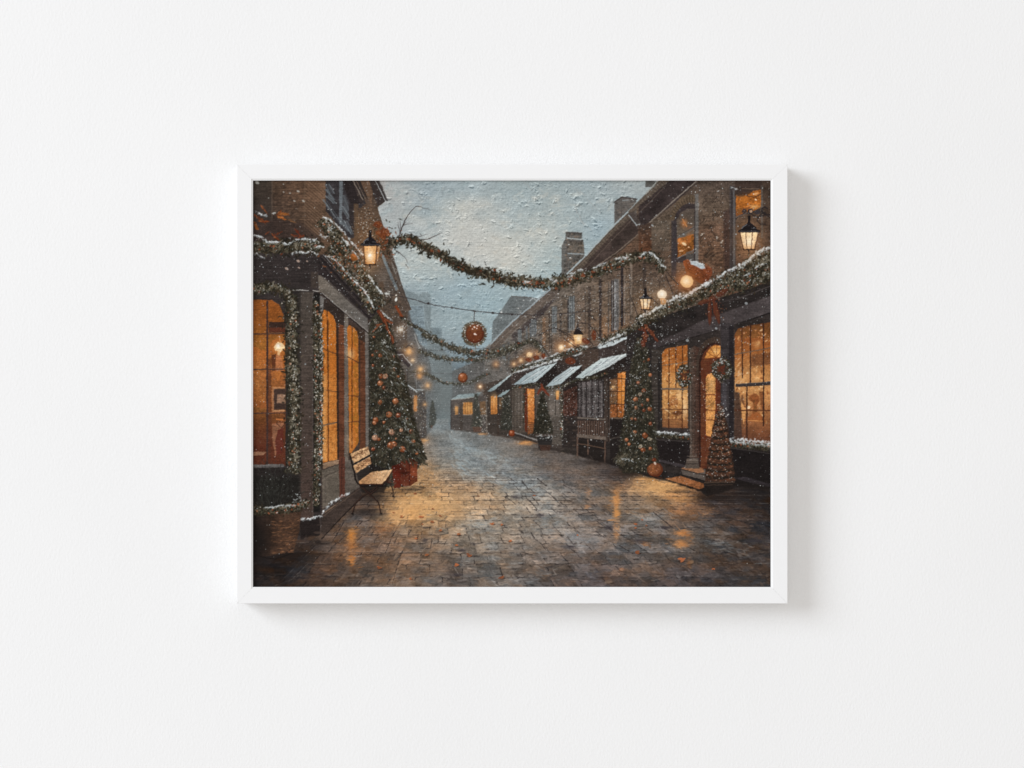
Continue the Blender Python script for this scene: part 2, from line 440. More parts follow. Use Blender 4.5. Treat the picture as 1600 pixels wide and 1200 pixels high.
# ================================================================== RIGHT FACADE
def paint_right_facade():
    wall = ctrl([(790, 540, 92, 88, 82), (830, 520, 90, 80, 70), (850, 500, 104, 84, 62), (870, 480, 86, 76, 67), (900, 480, 100, 88, 76), (915, 450, 96, 84, 72),
                 (950, 470, 90, 78, 66), (945, 505, 118, 84, 52, 12), (985, 460, 98, 84, 70), (990, 420, 80, 66, 56), (1000, 380, 78, 58, 44), (1030, 360, 98, 86, 72),
                 (1045, 330, 84, 72, 60), (1060, 300, 66, 56, 50), (1110, 320, 98, 84, 70), (1115, 370, 98, 76, 60), (1110, 400, 108, 84, 64), (1090, 400, 92, 68, 50),
                 (1160, 400, 98, 72, 54), (1195, 320, 80, 66, 54), (1195, 360, 78, 60, 48), (1050, 400, 80, 68, 58), (1030, 430, 92, 78, 66), (960, 430, 82, 70, 60),
                 (930, 540, 88, 72, 60), (880, 560, 80, 68, 60), (1140, 290, 70, 60, 54), (1040, 470, 84, 72, 62), (1135, 400, 70, 54, 44), (820, 560, 76, 70, 66)])
    pts = [(800, 503), (858, 452), (883, 430), (915, 399), (950, 361), (980, 331), (1009, 302), (1027, 281), (1206, 281), (1206, 520), (990, 600), (800, 640), (760, 640), (757, 545)]
    sl = box(755, 280, 1206, 645); d = sdf(pts, XX[sl], YY[sl])
    al = np.clip(.5 - d, 0, 1)
    lift = 1.06 + .14 * np.clip((985 - XX[sl]) / 120, 0, 1)
    put(sl, wall[sl] * (lift * (1 + .16 * N_FINE[sl] + .13 * N_STREAK[sl] + .16 * N_MED[sl]))[..., None] + (np.clip((960 - XX[sl]) / 200, 0, 1) * 3)[..., None], al)
    v = CV[sl]; g_ = v.mean(-1, keepdims=True); v += (g_ * np.array([1.03, 1.0, .95], np.float32) - v) * (al * np.clip((930 - XX[sl]) / 130, 0, .6))[..., None]
    # brick courses
    bricks([(985, 395), (1060, 345), (1060, 470), (985, 480)], 16, 34, .4, .28)
    bricks([(1092, 380), (1140, 372), (1140, 440), (1092, 452)], 9, 22, .45, .35)
    bricks([(1150, 400), (1204, 398), (1204, 350), (1150, 345)], 9, 14, .4, .2)
    bricks([(860, 470), (985, 420), (985, 520), (860, 545)], 30, 30, .32, .28)
    bricks([(790, 530), (860, 470), (860, 545), (790, 580)], 18, 20, .28, .2)
    # chimneys
    poly([(960, 316), (971, 307), (994, 310), (995, 340), (960, 352)], (96, 92, 88))
    bricks([(961, 316), (994, 312), (994, 345), (961, 350)], 6, 9, .45, .2)
    line([(960, 316), (971, 308), (995, 311)], 2.2, (66, 60, 58), .9); line([(973, 313), (982, 313)], 1.2, (150, 158, 160), .8)
    line([(971, 309), (971, 346)], .8, (66, 62, 60), .7)
    poly([(884, 362), (909, 363), (909, 372), (912, 378), (913, 394), (914, 404), (884, 434), (877, 436), (878, 383), (883, 374)], (98, 96, 92))
    poly([(887, 377), (912, 378), (913, 395), (887, 395)], (106, 98, 88), a=.7)
    bricks([(885, 364), (910, 364), (910, 420), (880, 430)], 7, 16, .6, .4)
    line([(886, 372), (897, 373), (910, 374)], 1.7, (186, 196, 198), .9, rough=.3); line([(887, 396), (911, 397)], 1.4, (160, 172, 178), .9)
    line([(886, 364), (909, 364)], 1.6, (64, 58, 56), .8); line([(883, 376), (911, 378)], 1.2, (60, 54, 52), .7)
    line([(886, 378), (886, 432)], 1, (70, 64, 62), .7)
    dab(891, 403, 1.6, .9, .6, (225, 226, 222)); dab(889, 382, 1.5, .7, 0, (220, 222, 218))
    # eave of the far part
    poly([(766, 540), (800, 505), (856, 454), (892, 440), (850, 478), (800, 520), (768, 556)], (92, 82, 74))
    poly([(800, 522), (850, 478), (872, 462), (850, 490), (800, 534)], (70, 62, 60), soft=2)
    line([(766, 538), (800, 503), (830, 478), (860, 452)], 2.0, (150, 164, 172), .95, rough=.25)
    line([(768, 545), (800, 514), (860, 462)], .8, (134, 122, 108), .6)
    line([(828, 470), (833, 466), (838, 470), (842, 466)], 1.6, (176, 184, 186), .8)
    # cornice of the near part: lit gutter, brick dentils, deep soffit, moulding
    edge = [(876, 436), (883, 430), (915, 399), (950, 361), (980, 331), (1009, 302), (1029, 281)]
    poly(edge + [(1048, 281), (1020, 304), (998, 322), (985, 341), (960, 364), (925, 400), (895, 436)], (88, 78, 68))
    poly([(1048, 281), (1092, 281), (1060, 312), (1016, 346), (998, 360), (998, 322), (1020, 304)], (54, 46, 45), med=.2)
    poly([(998, 332), (985, 341), (960, 364), (925, 400), (900, 432), (925, 432), (950, 408), (975, 388), (997, 366)], (64, 54, 50), soft=1.6, med=.2)
    for k in range(46):
        t = k / 45; x, y, an = path_at(edge, t)
        line([(x + 3, y + 2.4), (x + 10, y + 8.5)], .8, (50, 42, 38), .55)
        if k % 3 == 0:
            line([(x + 5, y + 2), (x + 9, y + 5)], .8, (134, 118, 100), .5)
    line([(p[0] + 3.5, p[1] + 3) for p in edge], .8, (126, 110, 94), .6)
    line([(p[0] + 10.5, p[1] + 9.5) for p in edge[1:]], .9, (116, 102, 88), .6)
    line([(p[0] + .4, p[1] + .4) for p in edge[:5]], 2.4, (164, 176, 180), .95, rough=.3)
    line([(980, 331), (1009, 302)], 1.4, (150, 160, 162), .8); line([(1009, 302), (1029, 281)], 1.4, (150, 152, 148), .8)
    line([(1015, 347.5), (1050, 316), (1088, 283)], 1.8, (140, 130, 118), .9); line([(1016, 350), (1089, 286)], 1., (60, 50, 46), .7)
    line([(937, 413), (965, 393), (997, 366)], 1.5, (122, 108, 94), .9); line([(938, 416), (998, 369)], .9, (58, 50, 44), .7)
    rect(1008.5, 282, 1024, 292, (92, 90, 86), soft=1.5); line([(1009, 303), (1027, 283)], 2, (160, 162, 156), .8)
    poly([(980, 334), (990, 330), (1002, 350), (996, 358)], (74, 66, 62))
    line([(982, 336), (995, 352)], 1.6, (170, 178, 180), .9); line([(995, 352), (1000, 350), (998, 356)], 1.5, (180, 186, 186), .8)
    poly([(997, 352), (1018, 348), (1018, 392), (999, 396)], lin((70, 56, 48), (96, 60, 38), (0, 352), (0, 395)), a=.9, soft=2)
    bricks([(1000, 355), (1016, 352), (1016, 392), (1000, 396)], 4, 14, .5, .5)
    rect(1018, 345, 1046, 392, (96, 88, 78), a=.45, soft=3)
    # arched window in the brick pier
    poly([(1046, 345), (1052, 322), (1064, 308), (1078, 304), (1086, 306), (1086, 316), (1076, 316), (1062, 326), (1055, 342)], (92, 78, 62))
    for k in range(13):
        a = 2.9 - k * .13; cx, cy = 1083, 345
        line([(cx + 29 * math.cos(a), cy - 27 * math.sin(a)), (cx + 36 * math.cos(a), cy - 38 * math.sin(a))], 1, (48, 40, 34), .7)
    poly([(1052, 410), (1052, 350), (1056, 334), (1066, 321), (1078, 317), (1088, 320), (1088, 410)], (58, 50, 50))
    poly([(1057, 345), (1063, 333), (1074, 326), (1085, 326), (1085, 372), (1058, 372)], lin((84, 74, 66), (100, 88, 74), (0, 326), (0, 372)))
    glow(1069, 349, 5, (190, 120, 60), .8, 6); line([(1066, 342), (1073, 354)], 1.8, (206, 140, 76), .8); glow(1079, 357, 4, (150, 100, 66), .7)
    line([(1060, 372), (1084, 356)], 4.5, (96, 92, 88), .8)
    poly([(1059, 373), (1084, 366), (1084, 396), (1059, 402)], (160, 92, 40), med=.3, var=.25)
    glow(1068, 380, 6, (228, 170, 96), .8, 3); glow(1062, 376, 4, (214, 150, 80), .8, 3); glow(1077, 372, 4, (190, 118, 52), .7, 7)
    dab(1069, 381, 4, 2, .5, (240, 214, 168), .9); dab(1076, 386, 1.6, 1.1, .5, (232, 196, 150), .9); dab(1064, 392, 4, 1.2, -.3, (226, 190, 140), .8)
    line([(1058, 404), (1086, 390)], 2.2, (112, 108, 104), .85); line([(1057, 369), (1085, 355)], 1, (60, 52, 48), .7)
    rect(1072, 393, 1084, 408, (84, 80, 76), a=.8)
    rect(1049, 345, 1057, 432, (60, 54, 56), soft=1.5, a=.85)
    rect(1086, 303, 1091.5, 412, (104, 100, 96), soft=1.4, streak=.2); line([(1085.6, 318), (1085.6, 410)], 1, (48, 42, 42), .8)
    # carved scrolls in the plaster
    for k in range(60):
        x, y = R.uniform(1095, 1133), R.choice([R.uniform(300, 345), R.uniform(345, 400)])
        r0 = R.uniform(2, 6); a0 = R.uniform(0, 6); sp = R.uniform(1.5, 4.5); dirn = R.choice((-1, 1))
        pp = [(x + r0 * (1 - i / 12) * math.cos(a0 + dirn * sp * i / 8), y + 1.25 * r0 * (1 - i / 12) * math.sin(a0 + dirn * sp * i / 8)) for i in range(9)]
        line(pp, 1.1, (46, 37, 32), R.uniform(.5, .95), w2=.6)
        line([(p[0] + .9, p[1] + .8) for p in pp], .6, (138, 120, 98), R.uniform(.15, .4))
    for r in (8, 6.3):
        line([(1109 + r * math.cos(a / 3), 309 + 1.15 * r * math.sin(a / 3)) for a in range(20)], .9, (54, 44, 38), .5)
    line([(1093, 337), (1110, 338), (1130, 333)], 1., (54, 42, 34), .7)
    line([(1110, 352), (1112, 362), (1119, 370), (1122, 378)], 2.4, (48, 38, 32), .6, w2=1)
    for (x, y) in ((1120, 371), (1128, 379), (1097, 367)):
        for q in range(7):
            dab(x + R.gauss(0, 1.3), y + R.gauss(0, 1.3), .7, .6, 0, (224, 220, 206), .8)
    # tall second window bay, pilaster and shutter
    poly([(1130, 330), (1142, 325), (1142, 425), (1132, 425)], (60, 46, 42), a=.75, soft=3)
    rect(1140, 290, 1150, 425, (66, 60, 60), soft=2, a=.9); line([(1147, 298), (1147, 420)], 2.4, (98, 96, 96), .8); line([(1143.5, 298), (1143.5, 420)], 1.2, (44, 38, 40), .8)
    poly([(1148, 283), (1190, 283), (1190, 303), (1148, 306)], (64, 52, 46))
    poly([(1150, 304), (1170, 300), (1189, 296), (1189, 322), (1182, 328), (1150, 336)], (172, 104, 38), var=.25, med=.25)
    poly([(1150, 282), (1172, 284), (1176, 300), (1160, 308), (1150, 306)], (62, 50, 44), soft=3, a=.9)
    glow(1162, 311, 7, (206, 130, 48), .6, 5); glow(1183, 303, 6, (222, 150, 78), .7, 3); glow(1178, 323, 8, (232, 182, 112), .8, 3)
    line([(1160, 301), (1170, 307), (1180, 308), (1189, 303)], 1.6, (72, 48, 34), .8); dab(1181, 312, 2, 1.1, .2, (250, 222, 180)); dab(1181, 303, 4, 1.5, -.3, (232, 176, 110), .8)
    poly([(1150, 327), (1175, 322), (1160, 334), (1150, 338)], (120, 70, 36), a=.8)
    rect(1189, 290, 1192.5, 372, (96, 92, 88), soft=1.3, a=.7)
    poly([(1192, 283), (1206, 283), (1206, 400), (1192, 400)], (74, 60, 50), a=.6, med=.3)
    snowline([(1143, 292), (1152, 296)], 1.6); line([(1160, 295), (1186, 295)], 1, (130, 110, 90), .7)
    # scroll bracket of the big lantern
    ink = (36, 32, 34)
    dab(1163, 330, 4, 3.6, 0, (60, 50, 48)); dab(1172.5, 330, 4.6, 4.4, 0, (46, 40, 42)); dab(1173.5, 330, 2.4, 2.2, 0, (170, 140, 112)); dab(1183, 331, 5, 3.4, .2, (54, 50, 54))
    line([(1150, 341), (1162, 334), (1172, 334), (1184, 340), (1190, 334), (1196, 332)], 1.6, ink, .9); line([(1150, 340), (1166, 333)], 1.0, (124, 118, 112), .7)
    line([(1199, 326), (1195, 323), (1191, 325), (1190, 330), (1194, 334), (1206, 336)], 1.8, ink, .9)
    line([(1206, 340), (1196, 336), (1186, 338), (1183, 345), (1188, 350), (1196, 350)], 1.6, ink, .9)
    # pilasters, pipes and tall sashes along the terrace
    for (x, y0, y1, w, c, a) in [(1007, 400, 500, 5, (70, 60, 54), .5), (986, 405, 490, 4, (112, 96, 80), .5), (972, 418, 510, 3.5, (48, 42, 44), .85), (976, 430, 505, 2, (106, 102, 100), .6),
                                 (963, 436, 516, 7, (84, 82, 82), .6), (961, 440, 515, 1.2, (128, 130, 132), .7), (966, 440, 515, 1.0, (62, 58, 58), .7), (957, 438, 518, 4.5, (58, 52, 52), .75),
                                 (951, 440, 520, 3, (86, 74, 62), .6), (938, 436, 530, 4, (58, 50, 48), .6), (921, 448, 545, 4, (66, 56, 50), .5), (897, 462, 515, 1.6, (132, 144, 152), .75),
                                 (893.5, 465, 515, 2.5, (62, 66, 72), .8), (890, 465, 520, 1.2, (120, 130, 136), .6), (888, 468, 520, 2.4, (70, 68, 68), .6), (876, 490, 525, 3.5, (72, 64, 58), .5),
                                 (869, 480, 515, 2, (110, 120, 126), .6), (865, 482, 515, 2.5, (78, 86, 94), .7), (862, 484, 550, 1, (54, 50, 48), .6), (837, 500, 525, 2, (74, 82, 90), .7),
                                 (834, 500, 525, 1, (120, 124, 126), .5), (829, 505, 528, 2.5, (70, 78, 86), .6), (823, 510, 535, 3, (82, 86, 90), .5), (806, 520, 560, 4, (70, 66, 64), .5),
                                 (812, 515, 545, 2, (84, 88, 92), .6), (795, 535, 570, 3, (76, 76, 76), .5), (782, 545, 580, 3, (80, 80, 80), .5), (850, 495, 545, 5, (120, 84, 52), .55), (945, 495, 530, 5, (132, 88, 48), .5)]:
            rect(x - w / 2, y0, x + w / 2, y1, mixc(c, (30, 26, 28) if sum(c) < 220 else (190, 192, 190), .18), a=min(1, a * 1.45), soft=1.0, streak=.2, var=.2)
    for (x, y0, y1, h) in ((866, 478, 520, 4.5), (893, 462, 516, 5), (833, 498, 527, 4.5), (812, 514, 543, 3.5), (788, 538, 562, 3)):
        rect(x - h, y0, x + h, y1, (62, 62, 64), a=.55, soft=1); rect(x - h * .62, y0 + 2, x + h * .62, y1, (88, 92, 94), a=.7, soft=.8)
        for dx in (-h * .6, 0, h * .6):
            line([(x + dx, y0 + 2), (x + dx, y1)], .9, (150, 154, 152), .7)
        for q in range(4):
            line([(x - h * .6, y0 + 8 + q * (y1 - y0) / 4.5), (x + h * .6, y0 + 7 + q * (y1 - y0) / 4.5)], .7, (52, 50, 50), .7)
        line([(x - h - 1, y0 - 1), (x + h + 1, y0 - 3)], 1.2, (132, 118, 102), .8); line([(x - h - 1, y1), (x + h + 1, y1)], 1.1, (150, 144, 134), .7)
    for (x0_, x1_, y0_, y1_, c) in ((974, 984, 420, 500, (118, 100, 82)), (942, 950, 440, 520, (116, 98, 80)), (924, 936, 450, 535, (104, 90, 76)), (902, 914, 455, 530, (110, 94, 80)), (879, 886, 470, 540, (100, 86, 72)), (852, 858, 490, 550, (112, 92, 72)), (1010, 1030, 440, 480, (104, 90, 76))):
        rect(x0_, y0_, x1_, y1_, c, a=.5, soft=2.5, streak=.25, var=.2); line([(x1_ + .5, y0_), (x1_ + .5, y1_)], 1.3, (52, 44, 42), .6)
    for (x, y0, y1) in ((957, 440, 516), (967, 436, 512)):
        line([(x, y0), (x, y1)], 1.2, (138, 134, 128), .75)
    line([(790, 560), (850, 512), (930, 470), (985, 446)], 1.2, (124, 110, 96), .45); line([(790, 562), (850, 514), (930, 472), (985, 448)], 1.0, (52, 44, 40), .45)
    for k in range(260):      # snow caught on the courses
        x = R.uniform(800, 1000); y = R.uniform(430 + (1000 - x) * .25, 560)
        dab(x, y, R.uniform(1, 3.4), .55, R.choice([-.5, 0, -.6]), (168, 164, 156), R.uniform(.2, .6))
    # roofline corners / brackets
    line([(1020, 420), (1030, 440), (1045, 455)], 1, (54, 46, 44), .6)


def paint_right_lower():
    # blank fill of shop storey
    poly([(755, 600), (800, 588), (870, 560), (935, 540), (1000, 505), (1206, 440), (1206, 780), (1150, 775), (1100, 775), (1040, 752), (940, 726), (860, 704), (790, 686), (755, 680)],
         lin((70, 62, 56), (40, 36, 35), (770, 0), (1000, 0)), med=.25)
    # ---- far low pavilion
    poly([(705, 624), (745, 620), (765, 616), (765, 679), (704, 672)], (80, 74, 70), streak=.15)
    for k in range(11):
        line([(706, 640 + k * 3), (762, 642 + k * 3.3)], .7, (56, 52, 50), .4)
    poly([(705, 624), (716, 616.5), (742, 614.5), (753, 612), (746, 619), (722, 623)], lin((142, 158, 162), (120, 134, 138), (705, 0), (750, 0)), streak=.05)
    line([(705, 624.5), (725, 623), (746, 619)], 1, (170, 170, 160), .8); line([(704.5, 625), (704.5, 671)], 1.2, (54, 50, 50), .8)
    rect(711, 635, 716, 648, (150, 110, 64), a=.9); glow(713, 639, 3, (230, 180, 110), .7, 5)
    rect(723.5, 629, 738, 648, (180, 124, 62), a=.95); glow(732, 637, 7, (232, 180, 104), .8, 7)
    for x in (727, 731, 734.5):
        line([(x, 629), (x, 648)], .8, (90, 60, 34), .7)
    line([(723, 635), (738, 634)], .7, (96, 62, 34), .6); line([(723, 648), (738, 648)], 1, (160, 150, 136), .7)
    rect(718, 628, 723, 672, (66, 58, 52), a=.6)
    rect(750, 627, 759, 648, (120, 92, 62), a=.8, soft=1.5)
    # next bays
    poly([(760, 616), (775, 600), (810, 590), (810, 683), (762, 677)], (62, 55, 50))
    rect(767, 619, 777, 647, (184, 122, 58)); glow(772, 626, 5, (230, 174, 100), .8, 9)
    for x in (769.5, 774):
        line([(x, 620), (x, 646)], .6, (96, 60, 32), .6)
    rect(780, 622, 788, 640, (104, 82, 58), a=.9); specks(755, 612, 800, 640, 30, .7, .8, (230, 214, 180))
    rect(777, 596, 780, 680, (58, 48, 42), a=.8)
    line([(760, 620), (760, 677)], 1.5, (120, 110, 98), .6)
    poly([(761.5, 611), (797, 585.5), (799, 586), (790, 594), (773, 609.5), (766, 612)], lin((128, 146, 152), (172, 186, 188), (765, 610), (797, 586)), streak=.04)
    poly([(799, 586), (799, 610), (778, 614), (774, 609)], (50, 44, 42))
    poly([(777, 620), (785, 613), (798, 608), (790, 616), (784, 620)], (130, 148, 152))
    conifer([(618, 785, 796), (640, 784, 799), (672, 782, 802)], 500, 1.8, fog=.15, dark=.8, snow=.6, lights=1)
    conifer([(616, 742, 745), (635, 740, 749), (667, 737, 753)], 420, 1.6, fog=.25, snow=.3, lights=.4)
    poly([(738, 667), (753, 667), (751, 675), (740, 675)], (88, 66, 54), a=.8)
    for k in range(60):
        dab(R.gauss(756, 3), R.uniform(640, 678), .7, .6, 0, (204, 200, 186), R.uniform(.3, .8))
    # upper dark fascia of the middle shops
    poly([(800, 592), (803, 583), (877, 561), (935, 545), (990, 523), (992, 600), (975, 640), (800, 640)], (56, 48, 45), med=.2)
    poly([(905, 548), (935, 545), (935, 590), (905, 578)], (70, 58, 50), a=.8)
    # shop A : door lit, potted tree
    rect(800, 605, 822, 676, (82, 74, 66)); rect(806, 612, 816, 648, (94, 86, 78), a=.9)
    for x in (803, 808, 813, 818):
        line([(x, 612), (x, 672)], .8, (40, 35, 33), .6)
    line([(808, 650), (820, 652)], 1.2, (100, 88, 76), .7)
    poly([(819.5, 607), (824, 607), (824, 676), (820, 673)], (92, 44, 26)); 
    poly([(824, 607), (835, 608), (835, 672), (825, 678)], lin((214, 142, 70), (170, 100, 46), (0, 620), (0, 676)), var=.18)
    for (y, a) in ((642, .7), (660, .8)):
        line([(824, y), (835, y)], 1, (110, 60, 26), a)
    poly([(825, 662), (835, 661), (835, 676), (825, 680)], (120, 78, 46), a=.85)
    specks(818, 603, 838, 635, 34, .8, .9, (240, 214, 160))
    rect(835, 604, 841, 680, (60, 50, 44), soft=1.5)
    poly([(836, 602), (878, 600), (878, 696), (838, 690)], (84, 77, 70)); rect(858, 612, 873, 648, (104, 96, 88))
    line([(868, 612), (868, 648)], 1, (40, 36, 34), .8); line([(862, 650), (876, 650)], 1.3, (118, 110, 102), .8)
    rect(869, 611, 873, 624, (210, 140, 70)); glow(871, 615, 3.5, (244, 196, 120), .8, 5)
    for k in range(9):
        line([(800, 655 + k * 3), (878, 660 + k * 3.6)], .7, (40, 35, 33), .45)
    poly([(879, 602), (903, 590), (903, 650), (879, 650)], (62, 42, 35), med=.35, var=.35)
    for k in range(160):
        dab(R.uniform(880, 902), R.uniform(600, 650), .9, .5, R.uniform(0, 3), R.choice([(92, 50, 36), (46, 34, 30), (84, 58, 46), (150, 136, 128)]), .6)
    poly([(878, 650), (903, 650), (903, 700), (878, 700)], (48, 42, 40)); bricks([(879, 650), (903, 650), (903, 698), (879, 698)], 4, 12, .5, .25)
    garland([(878, 600), (878, 684)], 2.2, 1.6, 1.4, .8, .3, .1, lights=2.6)
    # awnings under snow
    def awn(pts, c1, c2, p, q, under):
        poly(under, (40, 34, 32)); poly(pts, lin(c1, c2, p, q), streak=.05, var=.05)
    awn([(802, 601), (822, 584.5), (845, 573), (871, 566), (852, 584), (837, 597), (820, 600)], (132, 150, 158), (190, 202, 204), (803, 600), (865, 570),
        [(870, 568), (872, 598), (840, 606), (838, 596)])
    awn([(853, 604), (868, 589), (891, 574), (910, 570.5), (903, 577), (885, 592), (876, 600), (862, 603)], (150, 166, 172), (184, 196, 198), (855, 602), (900, 574),
        [(909, 572), (909, 600), (880, 612), (876, 599)])
    awn([(899, 590), (916, 576), (938, 561), (988, 550), (975, 558), (948, 575), (930, 583), (916, 590), (904, 592)], (170, 184, 186), (206, 214, 212), (900, 590), (975, 552),
        [(987, 551), (990, 592), (920, 604), (916, 588), (950, 575)])
    for (a, b) in [((820, 593), (850, 575)), ((832, 594), (858, 573)), ((813, 598), (840, 580)), ((864, 596), (892, 577)), ((872, 594), (896, 577)), ((920, 583), (950, 562)), ((932, 580), (966, 559)),
                   ((910, 588), (940, 566)), ((926, 578), (962, 556)), ((946, 573), (980, 554))]:
        line([a, ((a[0] + b[0]) / 2, (a[1] + b[1]) / 2 + 1), b], 1.2, (92, 104, 112), .75, rough=.3); line([(a[0] + 2, a[1]), (b[0] + 2, b[1])], 1.2, (226, 230, 228), .6, rough=.3)
    poly([(934, 543), (953, 534), (972, 528), (993, 520.5), (991, 525), (974, 532), (957, 540), (937, 545)], (190, 200, 202), streak=.05)
    garland([(800, 605), (840, 600), (852, 606)], 2.6, 1.1, 1.6, .5, .1, .05); garland([(853, 607), (876, 604), (902, 594)], 2.6, 1.2, 1.6, .4, .1, .05, lights=1)
    garland([(902, 595), (930, 590), (948, 583)], 3.2, 1.4, 1.8, .25, .1, 0)
    # bay shop with slatted bench front
    poly([(902, 595), (980, 588), (980, 690), (902, 692)], (46, 40, 38))
    poly([(904, 598), (944, 594), (944, 652), (904, 652)], (80, 74, 73), med=.3, var=.3)
    for x in (908, 916, 925, 935, 943):
        line([(x, 596), (x, 652)], 1.6, (34, 29, 29), .9)
    for x in (912, 921, 930, 940):
        line([(x, 600), (x, 650)], 1.8, (122, 116, 112), .5)
    for y in (611, 631):
        line([(904, y), (944, y - .5)], .9, (44, 38, 38), .8)
    rect(944, 590, 953, 690, (64, 54, 48)); line([(950.5, 590), (950.5, 690)], 1.4, (38, 32, 30), .9)
    poly([(953, 592), (965, 590), (965, 653), (953, 653)], (104, 78, 54), var=.25, med=.25); poly([(964, 584), (979, 580), (978, 652), (964, 652)], lin((212, 140, 64), (168, 102, 48), (974, 0), (964, 0)), var=.2)
    glow(958, 605, 3, (230, 190, 130), .9); glow(972, 615, 8, (226, 156, 66), .5, 22)
    poly([(954, 633), (978, 631), (978, 652), (954, 652)], (150, 86, 40), a=.65, var=.3)
    for y in (592, 611.5, 631.5):
        line([(953, y), (979, y)], 1.2, (56, 34, 24), .9)
    for x in (964.5, 971):
        line([(x, 585), (x, 652)], 1.3 if x < 970 else .7, (58, 36, 26), .85)
    line([(979.5, 580), (978.5, 653)], 1.6, (110, 52, 24), .9)
    line([(953, 653.5), (976, 653.5)], 1.8, (104, 86, 70), .9)
    line([(903, 653), (945, 655)], 2.4, (108, 98, 88), .95)
    poly([(902, 657), (945, 657), (945, 684), (902, 680)], (70, 56, 49))
    for k in range(12):
        x = 904 + k * 3.5
        line([(x, 658), (x, 679)], 1.2, (108, 88, 74), .6); line([(x + 1.6, 658), (x + 1.6, 679)], 1., (34, 27, 25), .7)
    poly([(901, 678), (946, 682), (948, 688), (901, 683)], (102, 90, 80)); line([(901, 684.5), (946, 689)], 1.4, (34, 28, 27), .9)
    rect(953, 655, 985, 735, (36, 31, 30)); line([(952, 660), (952, 688)], 1, (80, 70, 62), .7); line([(953, 686), (968, 683)], .9, (110, 100, 90), .6)
    poly([(904, 688), (948, 692), (948, 724), (904, 712)], (38, 33, 31))
    for (x, y0, y1, w) in [(902.5, 684, 712, 2.2), (945.5, 690, 723, 2.4), (919, 687, 710, 2)]:
        line([(x, y0), (x, y1)], w, (78, 62, 54), 1); line([(x - .8, y0), (x - .8, y1)], .8, (136, 108, 86), .7)
    line([(903, 693), (946, 701)], 1.6, (94, 74, 60), .9); line([(903, 695), (946, 703)], 1, (30, 26, 25), .8)
    # potted tree with red bow
    conifer([(614, 845, 850), (640, 840, 855), (665, 835, 862), (677, 834, 863)], 1300, 1.7, dark=.7, snow=.4, lights=.5)
    poly([(838, 679), (864, 679), (861, 702), (843, 702)], (38, 34, 33)); line([(838, 680), (864, 680)], 2, (76, 60, 52), .9); line([(841, 695), (861, 696)], 1.3, (66, 52, 44), .8)
    for k in range(9):
        dab(R.uniform(839, 862), R.uniform(680, 687), 1.2, .6, 0, (170, 174, 172), .7)
    for (x, y, l, a) in [(847, 604, 6, 1.2), (851, 610, 8, .9), (843, 611, 7, 2.1), (848, 609, 5, 0), (855, 615, 5, .8)]:
        dab(x, y, l, 1.8, a, (116, 52, 34), .9)
    dab(848, 606, 2, 1.4, .5, (150, 76, 46), .8)
    garland([(820, 606), (818, 660)], 1.5, .8, 1.2, .6, .3, .1, lights=2)
    # pumpkins on the step
    bauble(800, 677, 5.2, (140, 62, 32), hl=.4)
    # ---- right shop
    poly([(980, 520), (1030, 505), (1122, 470), (1206, 438), (1206, 520), (1140, 560), (1040, 560), (1000, 560), (985, 700), (975, 640)], (42, 37, 36), med=.2)
    poly([(1204, 462), (1206, 488), (1130, 513), (1029, 543), (1020, 545), (1021, 536), (1060, 520), (1100, 500)], lin((60, 53, 53), (74, 67, 67), (1020, 0), (1206, 0)), soft=2, med=.12)
    line([(1030, 543), (1080, 528), (1130, 514), (1206, 488)], 2, (30, 26, 26), .9)
    line([(1150, 468), (1206, 446)], 1.6, (84, 76, 74), .7); line([(1130, 472), (1150, 466)], 1, (84, 76, 74), .5)
    poly([(1024, 545), (1206, 490), (1206, 760), (1024, 735)], (50, 44, 42), med=.2)
    # pilaster right of the tree
    rect(1018, 545, 1032, 672, (58, 52, 48), soft=1.5, streak=.25)
    for k in range(24):
        line([(1019, 552 + k * 5), (1031, 551 + k * 5)], .8, (92, 82, 74), .3)
    rect(1028, 560, 1031.5, 672, (36, 32, 32), a=.8)
    # window A
    wA = ctrl([(1040, 560, 168, 104, 44), (1060, 550, 176, 108, 46), (1072, 560, 150, 86, 36), (1040, 595, 190, 140, 78), (1050, 620, 178, 128, 70), (1058, 615, 196, 146, 84), (1070, 615, 216, 164, 92),
               (1062, 635, 214, 166, 98), (1040, 640, 196, 148, 86), (1073, 640, 214, 150, 66), (1040, 662, 104, 66, 44), (1060, 662, 88, 58, 42), (1073, 664, 100, 56, 34)])
    for pts in ([(1035, 668), (1034, 553), (1040, 545), (1060, 541), (1074, 539), (1075, 669)],):
        sl = box(1030, 535, 1080, 675); d = sdf(pts, XX[sl], YY[sl])
        put(sl, wA[sl] * (1 + .09 * N_FINE[sl] + .12 * N_MED[sl] + .08 * N_STREAK[sl])[..., None], np.clip(.5 - d, 0, 1))
    for k in range(150):
        dab(R.uniform(1035, 1074), R.uniform(545, 655), R.uniform(.8, 3), .6, R.uniform(0, 3), R.choice([(236, 196, 130), (126, 76, 36), (150, 90, 42)]), R.uniform(.2, .6))
    glow(1062, 617, 6, (244, 200, 136), .8, 9); glow(1070, 636, 4, (248, 214, 160), .8, 14); glow(1044, 560, 4, (220, 160, 90), .7)
    poly([(1046, 622), (1056, 616), (1060, 630), (1048, 634)], (138, 90, 50), a=.7, soft=1.5)
    poly([(1048, 645), (1060, 641), (1068, 646), (1058, 650)], (92, 56, 34), a=.8); poly([(1050, 632), (1060, 630), (1057, 637)], (120, 76, 42), a=.8)
    for x, y0, y1 in ((1045.5, 546, 605), (1056, 543, 605), (1066.5, 541, 606), (1045, 608, 670), (1066, 608, 670)):
        line([(x, y0), (x, y1)], 1.6, (64, 36, 22), .95)
